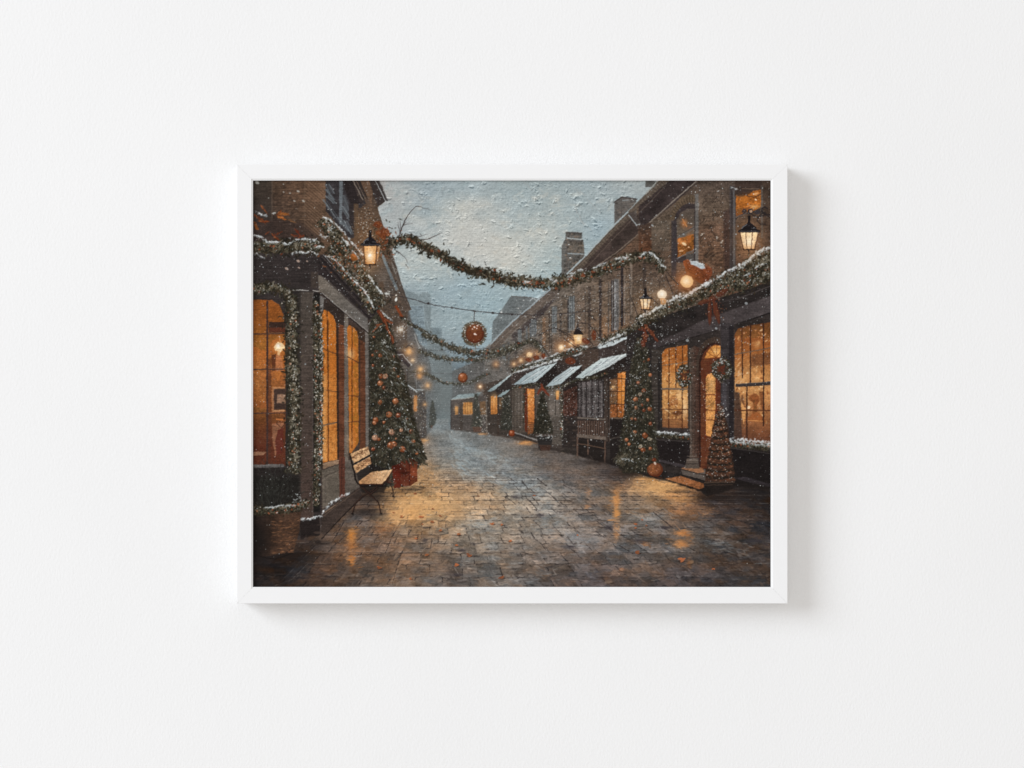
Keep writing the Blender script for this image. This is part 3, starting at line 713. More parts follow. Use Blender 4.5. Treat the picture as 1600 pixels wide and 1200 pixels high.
    line([(1034, 571), (1056, 568), (1074, 565)], 1.3, (112, 92, 72), .9); line([(1033, 607.5), (1076, 608)], 2.4, (92, 82, 76), .95); line([(1034, 639), (1075, 640)], 1.5, (76, 44, 26), .95)
    line([(1034, 656), (1062, 655)], 1.2, (120, 74, 46), .8)
    line([(1033.5, 552), (1033.5, 670)], 1.6, (44, 38, 36), .9); line([(1076, 540), (1076.5, 672)], 1.8, (60, 50, 44), .9)
    # window box A and dark plinth
    poly([(1024, 684), (1079, 688), (1079, 735), (1026, 722)], (34, 29, 29)); 
    garland([(1024, 680), (1050, 682), (1079, 685)], 4, 1.6, 1.8, .1, .15); snowline([(1023, 675), (1038, 675), (1052, 677), (1066, 678), (1079, 679)], 3.4)
    line([(1025, 686.5), (1076, 690)], 1.4, (74, 68, 66), .8)
    poly([(1028, 717), (1073, 727), (1073, 732), (1028, 721)], (64, 58, 60), a=.9)
    # column
    poly([(1077, 545), (1085, 540), (1094, 545), (1095, 715), (1078, 715)], lin((78, 68, 60), (70, 44, 34), (1078, 0), (1095, 0)), streak=.2, var=.2)
    for x in (1081, 1086, 1090):
        line([(x, 600), (x, 712)], .9, (44, 36, 33), .5)
    line([(1079, 600), (1080, 712)], 1.2, (118, 106, 96), .5)
    # arch and door
    poly([(1088, 590), (1088, 560), (1094, 541), (1105, 530), (1118, 526), (1126, 529), (1126, 590)], (66, 54, 46))
    for k in range(10):
        a = 3.0 - k * .16
        line([(1118 + 25 * math.cos(a), 560 - 28 * math.sin(a)), (1118 + 31 * math.cos(a), 560 - 35 * math.sin(a))], .9, (36, 30, 28), .6)
    poly([(1092, 735), (1092, 565), (1097, 548), (1107, 538), (1118, 535), (1128, 538), (1128, 735)], (48, 32, 27))
    poly([(1095, 732), (1095, 566), (1099, 552), (1108, 542), (1118, 538), (1127, 540), (1127, 732)], lin((98, 54, 34), (84, 44, 30), (1095, 0), (1125, 0)), streak=.2)
    poly([(1101, 560), (1104, 551), (1111, 542), (1118, 539.5), (1126, 541), (1127, 558), (1112, 559)], (208, 142, 66), var=.2); glow(1119, 550, 6, (240, 196, 120), .8)
    for a in (.9, 1.5, 2.1, 2.6):
        line([(1119, 559), (1119 + 17 * math.cos(a), 559 - 18 * math.sin(a))], .9, (96, 48, 24), .85)
    line([(1101, 561), (1127, 559)], 1.8, (130, 62, 32), .9)
    poly([(1103, 681), (1102, 590), (1106, 585), (1118, 582), (1118, 640), (1112, 682)], (206, 148, 80), var=.25, med=.25)
    glow(1112, 600, 5, (236, 188, 120), .6, 12); glow(1108, 664, 5, (226, 160, 84), .6, 12)
    for y in (617, 641, 656):
        line([(1102, y), (1120, y)], 1.5, (110, 52, 26), .9)
    line([(1119.5, 584), (1119, 650)], 2.2, (112, 48, 26), .95); line([(1102, 585), (1102.5, 684)], 1.4, (90, 36, 20), .95)
    poly([(1103, 684), (1115, 684), (1115, 728), (1103, 730)], (102, 56, 36), a=.8, med=.3)
    for k in range(60):
        dab(R.gauss(1101, 3), R.uniform(590, 650), 1.1, .6, R.uniform(0, 3), R.choice([(60, 50, 36), (190, 170, 140), (44, 34, 28)]), .7)
    # pier between door and window B
    rect(1126, 505, 1147, 700, (54, 49, 50), streak=.2); rect(1128, 597, 1135, 640, (76, 72, 76), a=.6, soft=2); rect(1139, 510, 1147, 690, (36, 32, 34), a=.85)
    line([(1147, 515), (1147, 690)], 1, (78, 64, 54), .7)
    # window B
    wB = ctrl([(1155, 520, 104, 62, 38), (1180, 515, 112, 64, 34), (1200, 515, 118, 66, 34), (1160, 538, 150, 88, 40), (1183, 538, 172, 106, 46), (1197, 535, 140, 82, 38), (1158, 570, 168, 110, 56), (1180, 572, 178, 118, 60),
               (1165, 592, 206, 154, 92), (1180, 590, 212, 162, 98), (1198, 560, 150, 94, 44), (1198, 590, 200, 146, 82), (1160, 610, 184, 134, 76), (1185, 612, 206, 154, 92), (1175, 625, 196, 144, 84), (1165, 650, 176, 120, 70),
               (1182, 645, 150, 94, 50), (1200, 640, 158, 110, 66), (1185, 655, 190, 132, 72), (1180, 668, 104, 54, 34), (1195, 680, 86, 52, 36), (1152, 670, 74, 56, 46), (1170, 690, 64, 40, 32)])
    sl = box(1145, 500, 1206, 695); d = sdf([(1148, 690), (1148, 524), (1152, 514), (1165, 510), (1206, 503), (1206, 695)], XX[sl], YY[sl])
    put(sl, wB[sl] * (1 + .09 * N_FINE[sl] + .12 * N_MED[sl])[..., None], np.clip(.5 - d, 0, 1))
    for k in range(170):
        dab(R.uniform(1150, 1203), R.uniform(515, 660), R.uniform(.8, 3), .6, R.uniform(0, 3), R.choice([(236, 190, 120), (110, 62, 30), (150, 90, 44)]), R.uniform(.15, .5))
    for (x0_, x1_, y0_, y1_, n) in ((1150, 1203, 510, 600, 60), (1150, 1203, 604, 660, 80), (1035, 1074, 548, 605, 40), (1035, 1074, 610, 655, 60)):
        for k in range(n):
            x, y = R.uniform(x0_, x1_), R.uniform(y0_, y1_)
            dab(x, y, R.uniform(.8, 3.2), R.uniform(.6, 1.4), R.uniform(0, 3), R.choice([(246, 214, 156), (96, 54, 28), (132, 76, 36), (230, 176, 104)]), R.uniform(.35, .8))
    for (x, y, r, q) in ((1183, 538, 5, .7), (1186, 535, 2, 1), (1160, 592, 5, .8), (1182, 592, 4, .7), (1172, 582, 6, .4)):
        glow(x, y, r, (238, 190, 120), q * .7)
    poly([(1174, 554), (1206, 550), (1206, 570), (1174, 572)], (84, 54, 38), a=.55, soft=3)
    # things standing in window B
    for (pts, c) in [([(1169, 623), (1172, 618), (1180, 615), (1186, 619), (1187, 626), (1183, 632), (1183, 645), (1176, 645), (1177, 630)], (128, 74, 38)),
                     ([(1155, 640), (1158, 618), (1161, 616), (1163, 634), (1159, 640), (1164, 670), (1160, 670)], (112, 76, 48)),
                     ([(1168, 655), (1176, 645), (1186, 645), (1196, 656), (1196, 660), (1168, 658)], (148, 88, 44)), ([(1186, 612), (1193, 611), (1195, 640), (1190, 640)], (124, 76, 42))]:
        poly(pts, c, soft=1.4, a=.9)
    poly([(1158, 627), (1166, 640), (1162, 664), (1158, 640)], (222, 166, 96), a=.85); rect(1167.5, 634, 1172, 639, (232, 206, 164), a=.9)
    line([(1168, 657), (1192, 658)], 1.3, (220, 160, 90), .8)
    poly([(1148, 612), (1156, 614), (1160, 690), (1148, 690)], (62, 48, 42), a=.85, soft=2)
    for x, y0, y1 in ((1159.5, 512, 553), (1172.5, 508, 600), (1193, 505, 600), (1167, 604, 690), (1193, 604, 665), (1160, 553, 590)):
        line([(x, y0), (x, y1)], 2.2 if x != 1159.5 else 1.3, (54, 34, 26), .95)
    line([(1147, 554), (1175, 549), (1206, 543)], 1.5, (100, 84, 70), .9)
    poly([(1150, 600), (1206, 596), (1206, 601.5), (1150, 605)], (54, 48, 48)); line([(1152, 600), (1206, 596.5)], 1, (110, 106, 104), .7)
    line([(1149, 641), (1206, 641.5)], 1.8, (76, 44, 28), .95)
    for k in range(16):
        dab(R.gauss(1154, 4), R.gauss(580, 14), R.uniform(1, 3), .6, -.9, (220, 196, 160), .6)
    # window box B and plinth
    poly([(1136, 700), (1206, 706), (1206, 760), (1140, 752)], (30, 26, 26)); poly([(1100, 752), (1206, 752), (1206, 765), (1140, 760)], (32, 28, 27), soft=3)
    garland([(1138, 692), (1170, 696), (1206, 700)], 5.5, 1.7, 2, .1, .3); snowline([(1140, 687), (1156, 687), (1170, 689), (1184, 689), (1206, 692)], 4.2); snowline([(1140, 690), (1206, 697)], 2.5, .6)
    line([(1139, 700), (1165, 703), (1206, 709)], 1.4, (66, 60, 60), .7)
    poly([(1148, 747), (1165, 745), (1206, 757), (1206, 762), (1160, 751)], (56, 50, 54), a=.8, soft=1.5)
    # twig cone topiary
    cone = [(1125, 628), (1118, 650), (1113, 670), (1110, 690), (1106, 712), (1103, 738), (1102, 752), (1148, 752), (1147, 735), (1144, 712), (1141, 690), (1138, 670), (1133, 650)]
    poly(cone, (52, 38, 30), jag=1.5)
    for b in range(12):
        y = 636 + b * 10.3; hw = 3 + (y - 630) * .165
        cx = 1125
        for k in range(int(hw * 9)):
            f = R.uniform(-1, 1); yy = y + 2.2 * (1 - f * f) + R.gauss(0, 1.5)
            dab(cx + f * hw, yy, R.uniform(1, 2.6), .65, -f * .25 + R.gauss(0, .5), R.choice([(92, 58, 40), (72, 48, 36), (116, 76, 52), (58, 42, 34), (48, 38, 32)]), R.uniform(.5, .95))
        for k in range(int(hw * 2)):
            f = R.uniform(-1, 1)
            dab(cx + f * hw, y + 6 + 2.2 * (1 - f * f), R.uniform(1.5, 3), 1.1, -f * .25, (34, 30, 26), .8)
    for k in range(150):
        y = R.uniform(632, 755); hw = 3 + (y - 630) * .18
        dab(1125 + R.uniform(-1, 1) * hw, y, .8, .6, 0, R.choice([(214, 196, 166), (180, 120, 76), (230, 226, 216)]), R.uniform(.4, .9))
    for k in range(14):
        dab(R.gauss(1133, 3.5), R.gauss(644, 4), .9, .7, 0, (230, 228, 220), .9)
    poly([(1100, 752), (1148, 752), (1144, 776), (1104, 776)], (34, 29, 27)); line([(1101, 754), (1147, 753)], 2, (82, 66, 54), .8); line([(1104, 758), (1144, 757)], 1, (120, 96, 76), .4)
    # steps
    poly([(1064, 732), (1076, 728), (1102, 733), (1102, 751), (1066, 741)], (84, 76, 70)); poly([(1064, 732), (1075, 727), (1098, 731), (1101, 738), (1090, 739)], (140, 100, 68))
    line([(1064, 733), (1090, 740), (1102, 742)], 1.4, (40, 33, 30), .9); line([(1066, 742), (1102, 752)], 1.4, (30, 25, 24), .9)
    poly([(1039, 748), (1064, 743.5), (1100, 756), (1100, 762), (1092, 764)], lin((150, 100, 60), (128, 82, 48), (1045, 0), (1095, 0)), var=.2); poly([(1039, 749), (1092, 764), (1100, 762), (1100, 766), (1090, 767), (1045, 755)], (34, 27, 24))
    poly([(1073, 716), (1090, 716), (1093, 732), (1070, 732)], (84, 74, 66)); line([(1073, 719), (1091, 719)], 1.4, (124, 112, 100), .7); line([(1071, 725), (1092, 725)], 1.2, (52, 44, 40), .8); line([(1074, 713), (1089, 713)], 1.4, (116, 104, 92), .7)


# ================================================================== STREET
def paint_street():
    cps = [(690, 662, 118, 127, 130), (720, 690, 112, 116, 116), (700, 720, 128, 136, 138), (728, 702, 140, 152, 156, 14), (742, 728, 134, 142, 144, 14), (770, 715, 134, 138, 136, 14), (655, 688, 168, 124, 80, 9), (680, 706, 126, 118, 108),
           (760, 690, 108, 106, 102), (660, 735, 168, 132, 88), (650, 762, 184, 144, 90), (640, 790, 204, 162, 100, 20), (685, 792, 198, 158, 100, 20), (612, 812, 198, 154, 96, 14), (597, 835, 132, 98, 68, 14), (625, 770, 176, 134, 84, 14),
           (720, 785, 176, 144, 104), (757, 778, 160, 132, 98, 14), (700, 755, 138, 120, 100), (790, 780, 156, 128, 92, 14), (750, 820, 138, 130, 118), (700, 828, 152, 128, 98), (642, 848, 118, 98, 80), (675, 856, 118, 106, 94), (650, 828, 150, 118, 80, 14),
           (760, 855, 128, 120, 110), (700, 898, 92, 84, 78), (780, 900, 106, 98, 90), (640, 905, 100, 90, 80), (608, 880, 112, 86, 64), (560, 850, 112, 86, 64), (580, 832, 104, 94, 88), (560, 795, 82, 70, 62, 14), (590, 795, 66, 56, 52, 14),
           (530, 838, 84, 70, 60), (480, 872, 54, 44, 38), (420, 902, 44, 36, 32), (420, 872, 34, 28, 26), (500, 905, 66, 54, 47), (560, 905, 84, 74, 66), (470, 850, 44, 36, 32, 14), (820, 762, 134, 135, 131), (850, 790, 144, 140, 132), (800, 740, 138, 140, 138),
           (790, 712, 118, 116, 112), (850, 716, 104, 96, 90), (900, 722, 98, 90, 84), (860, 735, 96, 84, 76, 12), (895, 745, 92, 84, 80, 12), (945, 735, 70, 60, 56, 12), (970, 745, 66, 54, 48, 12), (978, 765, 124, 98, 74, 12), (1030, 760, 206, 160, 100, 14), (1008, 752, 186, 142, 88, 12), (1060, 772, 178, 132, 82, 14),
           (1075, 798, 146, 108, 74, 16), (1000, 790, 124, 106, 86), (870, 828, 146, 138, 128), (825, 820, 140, 128, 112), (885, 862, 104, 98, 96), (830, 862, 116, 106, 96), (850, 882, 98, 84, 72), (920, 800, 108, 100, 94), (905, 775, 116, 104, 92), (925, 838, 120, 110, 102),
           (980, 850, 98, 90, 84), (1000, 880, 88, 80, 74), (950, 902, 76, 66, 62), (1050, 850, 92, 87, 84), (1060, 902, 70, 62, 60), (1100, 830, 86, 80, 75), (1150, 850, 72, 64, 60), (1180, 880, 66, 58, 54), (1150, 800, 60, 52, 50),
           (1190, 820, 48, 41, 39), (1120, 790, 66, 54, 50), (1190, 780, 36, 31, 29), (1180, 908, 62, 54, 50), (1020, 812, 118, 112, 106, 14), (880, 908, 80, 70, 65), (800, 680, 84, 78, 74, 12), (820, 695, 96, 82, 68, 12), (870, 700, 80, 72, 68, 12), (560, 765, 66, 56, 50, 10), (1120, 768, 44, 37, 34, 12)]
    base = ctrl(cps)
    yh, xv = 638., 694.
    yy = np.maximum(YY - yh, 4.)
    z = 6000. / yy
    u = (XX - xv) * z
    # pavers in perspective: courses across the street, staggered joints
    course = z / 1.9 + .10 * N_MED
    ci = np.floor(course); cf = course - ci
    wob = (ci * 7.31) % 1.0
    wdt = 820. + 260. * ((ci * 3.77) % 1.0)
    ucell = u / wdt + wob * 5 + .05 * N_MED
    ui = np.floor(ucell); uf = ucell - ui
    h = np.sin(ci * 12.9898 + ui * 78.233) * 43758.5453; h = (h - np.floor(h)).astype(np.float32)
    h2 = np.sin(ci * 39.34 + ui * 11.135) * 24634.63; h2 = (h2 - np.floor(h2)).astype(np.float32)
    near = np.clip((YY - 690) / 80, 0, 1)
    tone = (h - .5) * (.26 * near + .05)
    col = 1.05 * base * (1 + tone + .06 * N_STREAK + .13 * N_MED + .09 * N_FINE + .05 * N_BIG)[..., None]
    warm = noise(20, 9, 3)
    col += (np.clip(warm, -.6, .8) * (.4 + .6 * near))[..., None] * np.array([9, 1, -7], np.float32)
    col += ((h2 - .5) * near)[..., None] * np.array([7, 0, -6], np.float32)
    # joints: dark line, lit lip; some are worn away
    pxc = yy * yy / 6000. * 1.9          # course height in units
    dj = np.minimum(cf, 1 - cf) * pxc
    pxu = wdt / z
    du = np.minimum(uf, 1 - uf) * pxu
    keep = np.clip(N_DIAG * 1.2 + N_MED * 1.2 + .38, 0, 1)
    jw = .42 + .40 * near
    aj = np.clip((jw - dj) * S + .5, 0, 1) * .62 * keep * near
    au = np.clip((jw - du) * S + .5, 0, 1) * .85 * np.clip(keep + .15 * (h > .5), 0, 1) * near * np.clip(pxc / 5, 0, 1)
    lip = np.clip((jw - np.abs(cf * pxc - 1.6)) * S + .5, 0, 1) * .22 * keep * near
    street = [(700, 655), (683, 656), (665, 684), (648, 700), (640, 760), (600, 757), (566, 758), (503, 840), (503, 836), (469, 842), (440, 862), (392, 862), (390, 922), (1206, 920), (1206, 764), (1150, 764),
              (1104, 776), (1095, 768), (1040, 751), (1010, 744), (985, 735), (940, 722), (900, 712), (860, 703), (835, 694), (800, 686), (760, 679), (704, 671)]
    sl = box(392, 652, 1206, 920)
    d = sdf(street, XX[sl], YY[sl])
    al = np.clip(.5 - (d + N_DIAG[sl] * 1) / 2.5, 0, 1)
    put(sl, col[sl], al)
    put(sl, C((36, 31, 32)), al * aj[sl]); put(sl, C((30, 26, 28)), al * au[sl]); put(sl, C((178, 172, 162)), al * lip[sl])
    # brushed touches, mostly level
    for k in range(7000):
        y = 668 + 250 * R.random() ** .8; x = R.uniform(396, 1204)
        if d[min(d.shape[0] - 1, int((y - 652) * S)), min(d.shape[1] - 1, int((x - 394.5) * S))] > -3:
            continue
        j, i = int((y - Y0) * S), int((x - X0) * S)
        c = CV[min(j, H - 1), min(i, W - 1)]
        f = R.choice([-.36, -.22, -.12, .14, .24, .34])
        cc = tuple(float(v) * (1 + f) for v in c)
        sc = .5 + (y - 660) / 200
        dab(x, y, R.uniform(1.0, 4.2) * sc, R.uniform(.35, .8) * sc, R.gauss(0, .07) if R.random() < .75 else R.gauss(.75 * (1 if x > 700 else -1), .2), cc, R.uniform(.3, .75))
    # cool wet track down the middle
    for (pts, w) in [([(700, 672), (722, 700), (740, 728), (756, 742), (790, 760)], 7), ([(735, 700), (765, 714), (790, 722)], 6), ([(712, 706), (722, 730), (730, 745)], 5)]:
        for k in range(70):
            x, y, a = path_at(pts, R.random())
            dab(x + R.gauss(0, w), y + R.gauss(0, w * .5), R.uniform(2, 6), R.uniform(.5, 1.2), R.gauss(.5, .4), R.choice([(156, 174, 182), (140, 158, 168), (170, 180, 180)]), R.uniform(.15, .4))
    for (x, y, n) in ((760, 815, 60), (860, 815, 60), (900, 850, 50), (845, 775, 50), (800, 745, 60), (1130, 850, 40), (1010, 810, 40), (1150, 865, 20), (990, 838, 20), (830, 900, 20)):
        for k in range(n):
            dab(x + R.gauss(0, 18), y + R.gauss(0, 8), R.uniform(2, 8), R.uniform(.5, 1.1), R.gauss(0, .15), R.choice([(158, 168, 172), (128, 138, 144), (172, 172, 166)]), R.uniform(.1, .35))
    # painted joints that read clearly in the foreground
    jl = [[(608, 805), (603, 830), (626, 826 - 0)], ]
    segs = [[(632, 806), (613, 838), (601, 868)], [(640, 824), (637, 838), (654, 840)], [(660, 830), (656, 856)], [(656, 857), (673, 857), (676, 840)], [(625, 870), (613, 912)], [(696, 824), (697, 815)],
            [(706, 799), (734, 799)], [(737, 827), (757, 827), (758, 836)], [(732, 838), (738, 860)], [(741, 868), (742, 881), (763, 881), (761, 868)], [(763, 881), (768, 894)], [(700, 886), (730, 886)], [(699, 905), (721, 905)],
            [(722, 890), (722, 910)], [(760, 858), (795, 857)], [(807, 821), (815, 832), (828, 832)], [(830, 832), (836, 843), (848, 851)], [(833, 813), (848, 829)], [(858, 802), (867, 815)], [(878, 775), (890, 786)], [(876, 785), (886, 792)],
            [(896, 796), (905, 803)], [(886, 838), (900, 856)], [(912, 846), (927, 863)], [(897, 860), (910, 875)], [(868, 882), (892, 881)], [(808, 867), (832, 866)], [(802, 889), (822, 888)], [(934, 811), (958, 830)], [(967, 852), (1000, 872)],
            [(982, 833), (1008, 853)], [(990, 874), (1020, 874)], [(980, 882), (1000, 900)], [(983, 907), (1010, 908)], [(930, 837), (960, 840)], [(1050, 852), (1078, 866)], [(1054, 880), (1070, 888)], [(1060, 826), (1095, 850)],
            [(1020, 800), (1050, 824), (1080, 828)], [(1095, 842), (1125, 846)], [(1150, 800), (1204, 832)], [(1130, 814), (1175, 838)], [(1110, 862), (1140, 885)], [(1130, 905), (1150, 917)], [(455, 880), (480, 866)], [(500, 845), (470, 875), (440, 905)],
            [(548, 830), (530, 845)], [(537, 817), (520, 845)], [(565, 815), (553, 829)], [(565, 838), (540, 863)], [(545, 867), (600, 867), (626, 868)], [(480, 880), (455, 905), (425, 915)], [(840, 748), (855, 760)], [(795, 745), (808, 755)],
            [(815, 752), (828, 768)], [(820, 775), (833, 789)], [(823, 793), (829, 803)], [(815, 809), (845, 808)], [(880, 758), (895, 766)], [(930, 758), (944, 767)], [(870, 800), (892, 799)], [(905, 803), (930, 800)], [(655, 762), (690, 761)], [(735, 770), (760, 769)], [(790, 775), (806, 788)], [(832, 778), (842, 787)]]
    for s in segs:
        s2 = [(p[0] + R.gauss(0, .4), p[1] + R.gauss(0, .3)) for p in s]
        line(s2, 1.5, (38, 32, 33), R.uniform(.5, .9), w2=.8, rough=.35); line([(p[0] + .9, p[1] + 1.0) for p in s2], .6, (172, 162, 150), R.uniform(.05, .28), rough=.3)
    for (x, y, l, w) in [(709, 897, 13, 6), (722, 860, 8, 4), (665, 844, 5, 4), (808, 776, 8, 4), (952, 823, 9, 6), (1000, 845, 14, 4), (890, 855, 10, 4), (845, 805, 8, 4), (1040, 825, 12, 3), (1180, 845, 14, 3)]:
        glow(x, y, l * .8, (66, 60, 64), .5, w * .8)
        for k in range(8):
            dab(x + R.gauss(0, l * .4), y + R.gauss(0, w * .4), l * .5, .9, 0, (58, 52, 56), .3)
    # lamplight lying on wet stone
    for (x, y, rx, ry, c, a, n) in [(650, 790, 46, 16, (220, 172, 112), .5, 260), (780, 790, 30, 10, (172, 150, 122), .3, 50), (1000, 765, 26, 7, (206, 160, 104), .45, 70), (1100, 800, 18, 7, (150, 106, 70), .3, 40), (690, 792, 30, 12, (214, 174, 118), .38, 90), (622, 806, 18, 10, (220, 170, 108), .5, 60), (716, 800, 22, 12, (190, 156, 112), .3, 50), (735, 765, 26, 10, (176, 148, 112), .3, 50), (664, 738, 14, 12, (186, 146, 98), .35, 40), (1032, 762, 26, 8, (224, 178, 112), .5, 90), (1065, 780, 18, 8, (206, 150, 86), .4, 50),
                                    (550, 835, 7, 9, (226, 148, 62), .95, 40), (549, 853, 7, 8, (186, 118, 54), .7, 24), (549, 874, 5, 8, (216, 134, 52), .85, 30), (963, 782, 5, 14, (216, 148, 76), .85, 44), (964, 803, 5, 8, (226, 160, 84), .85, 30), (963, 828, 4, 14, (200, 140, 80), .75, 26),
                                    (1066, 833, 11, 4, (216, 144, 74), .9, 30), (1064, 850, 12, 6, (202, 136, 72), .85, 44), (1075, 838, 6, 6, (170, 112, 60), .5, 14), (1077, 880, 4, 8, (150, 98, 54), .4, 10), (919, 768, 4, 6, (186, 136, 92), .4, 10), (918, 792, 4, 3, (180, 120, 74), .4, 6),
                                    (820, 692, 12, 3, (214, 150, 82), .75, 26), (660, 688, 8, 3, (196, 148, 92), .5, 16), (755, 678, 6, 1.6, (210, 156, 98), .7, 8), (972, 890, 4, 3, (166, 104, 60), .4, 6), (1008, 850, 6, 4, (160, 106, 62), .4, 10), (1060, 800, 12, 6, (180, 120, 66), .35, 24), (600, 825, 14, 8, (150, 96, 54), .3, 24)]:
        glow(x, y, rx, c, a * .8, ry)
        for k in range(int(n * 1.5)):
            dab(x + R.gauss(0, rx * .6), y + R.gauss(0, ry * .6), R.uniform(1, 4.5), R.uniform(.4, .9), R.gauss(0, .12), mixc(c, R.choice([(246, 206, 140), (120, 78, 46)]), R.random() * .5), R.uniform(.15, .5))
    poly([(503, 810), (530, 784), (560, 762), (566, 776), (530, 812), (503, 842)], (62, 52, 47), a=.85, soft=1.2, streak=.14)
    line([(503, 842), (530, 812), (568, 774)], 1.8, (28, 23, 22), .85); line([(506, 806), (548, 774), (562, 764)], 1, (110, 92, 76), .6)
    # wet glints and puddled darks, broken across the stones
    for k in range(900):
        y = 700 + 215 * R.random() ** .9; x = R.uniform(500, 1200)
        if N_DIAG[min(H - 1, int((y - Y0) * S)), min(W - 1, int((x - X0) * S))] < -.05 or (x > 1080 and y < 775) or (x < 600 and y < 830):
            continue
        sc = .5 + (y - 660) / 200; br = max(0, 1 - abs(x - 800) / 330)
        if R.random() < .5:
            dab(x, y, R.uniform(1.5, 5) * sc, .55 * sc, R.gauss(0, .08), R.choice([(186, 178, 166), (168, 170, 168), (196, 172, 138)]), R.uniform(.12, .42) * (.35 + br))
        else:
            dab(x, y, R.uniform(1.5, 6) * sc, .7 * sc, R.gauss(0, .08), R.choice([(58, 52, 50), (48, 42, 42), (76, 62, 52)]), R.uniform(.15, .5))
    # contact darks
    for (x, y, rx, ry, a) in [(585, 775, 28, 12, .75), (575, 800, 22, 7, .65), (640, 765, 24, 5, .6), (930, 722, 34, 5, .7), (990, 740, 34, 6, .75), (852, 702, 18, 3, .6), (445, 868, 40, 9, .8), (1125, 778, 36, 6, .8), (1180, 768, 40, 10, .7), (1060, 768, 24, 2, .4), (500, 848, 18, 5, .6), (400, 880, 26, 22, .6)]:
        glow(x, y, rx, (36, 30, 28), a, ry)


def kerbs():
    line([(805, 676), (822, 682), (840, 688)], 1.8, (150, 148, 144), .8); line([(806, 679), (822, 685), (838, 691)], 2.2, (46, 40, 38), .9)
    poly([(838.5, 680), (864, 680), (861, 700), (858, 704), (844, 704), (841.5, 700)], (42, 39, 38)); line([(838, 681), (864, 681)], 2, (92, 84, 78), .9); line([(842, 696), (861, 696)], 1.4, (78, 58, 46), .8); poly([(843, 697), (861, 697), (859, 704), (845, 704)], (72, 50, 40), a=.8)
    for k in range(14):
        dab(R.uniform(839, 863), R.uniform(679, 686), 1.3, .6, 0, (186, 190, 188), .75)


def leaves():
    for (x, y, s) in [(649, 771, 2), (672, 775, 1), (747, 775, 1.3), (676, 795, 1.6), (615, 801, 1.5), (658, 807, 3.2), (688, 806, 2), (675, 815, 3.2), (627, 807, 2.6), (660, 819, 1.2), (689, 829, 3), (717, 835, 3.4), (770, 818, 3), (784, 820, 2.2), (650, 841, 2.4), (713, 852, 2.6), (667, 867, 3),
                      (733, 867, 4.2), (797, 845, 3), (713, 882, 4), (593, 887, 4), (642, 904, 2.4), (784, 902, 4.2), (835, 774, 1.8), (902, 836, 1.6), (1003, 812, 1.6), (993, 819, 2.2), (993, 825, 2), (997, 863, 4), (1064, 875, 5), (1114, 889, 2.8), (1010, 821, 2)]:
        c = R.choice([(150, 84, 48), (166, 98, 58), (128, 66, 40)])
        dab(x + .8, y + s * .5, s * 1.1, s * .4, 0, (50, 36, 30), .6)
        for k in range(4):
            dab(x + R.gauss(0, s * .35), y + R.gauss(0, s * .22), s * R.uniform(.5, .9), s * R.uniform(.2, .4), R.uniform(-.8, .8), mixc(c, (206, 128, 76), R.random() * .5), .9)


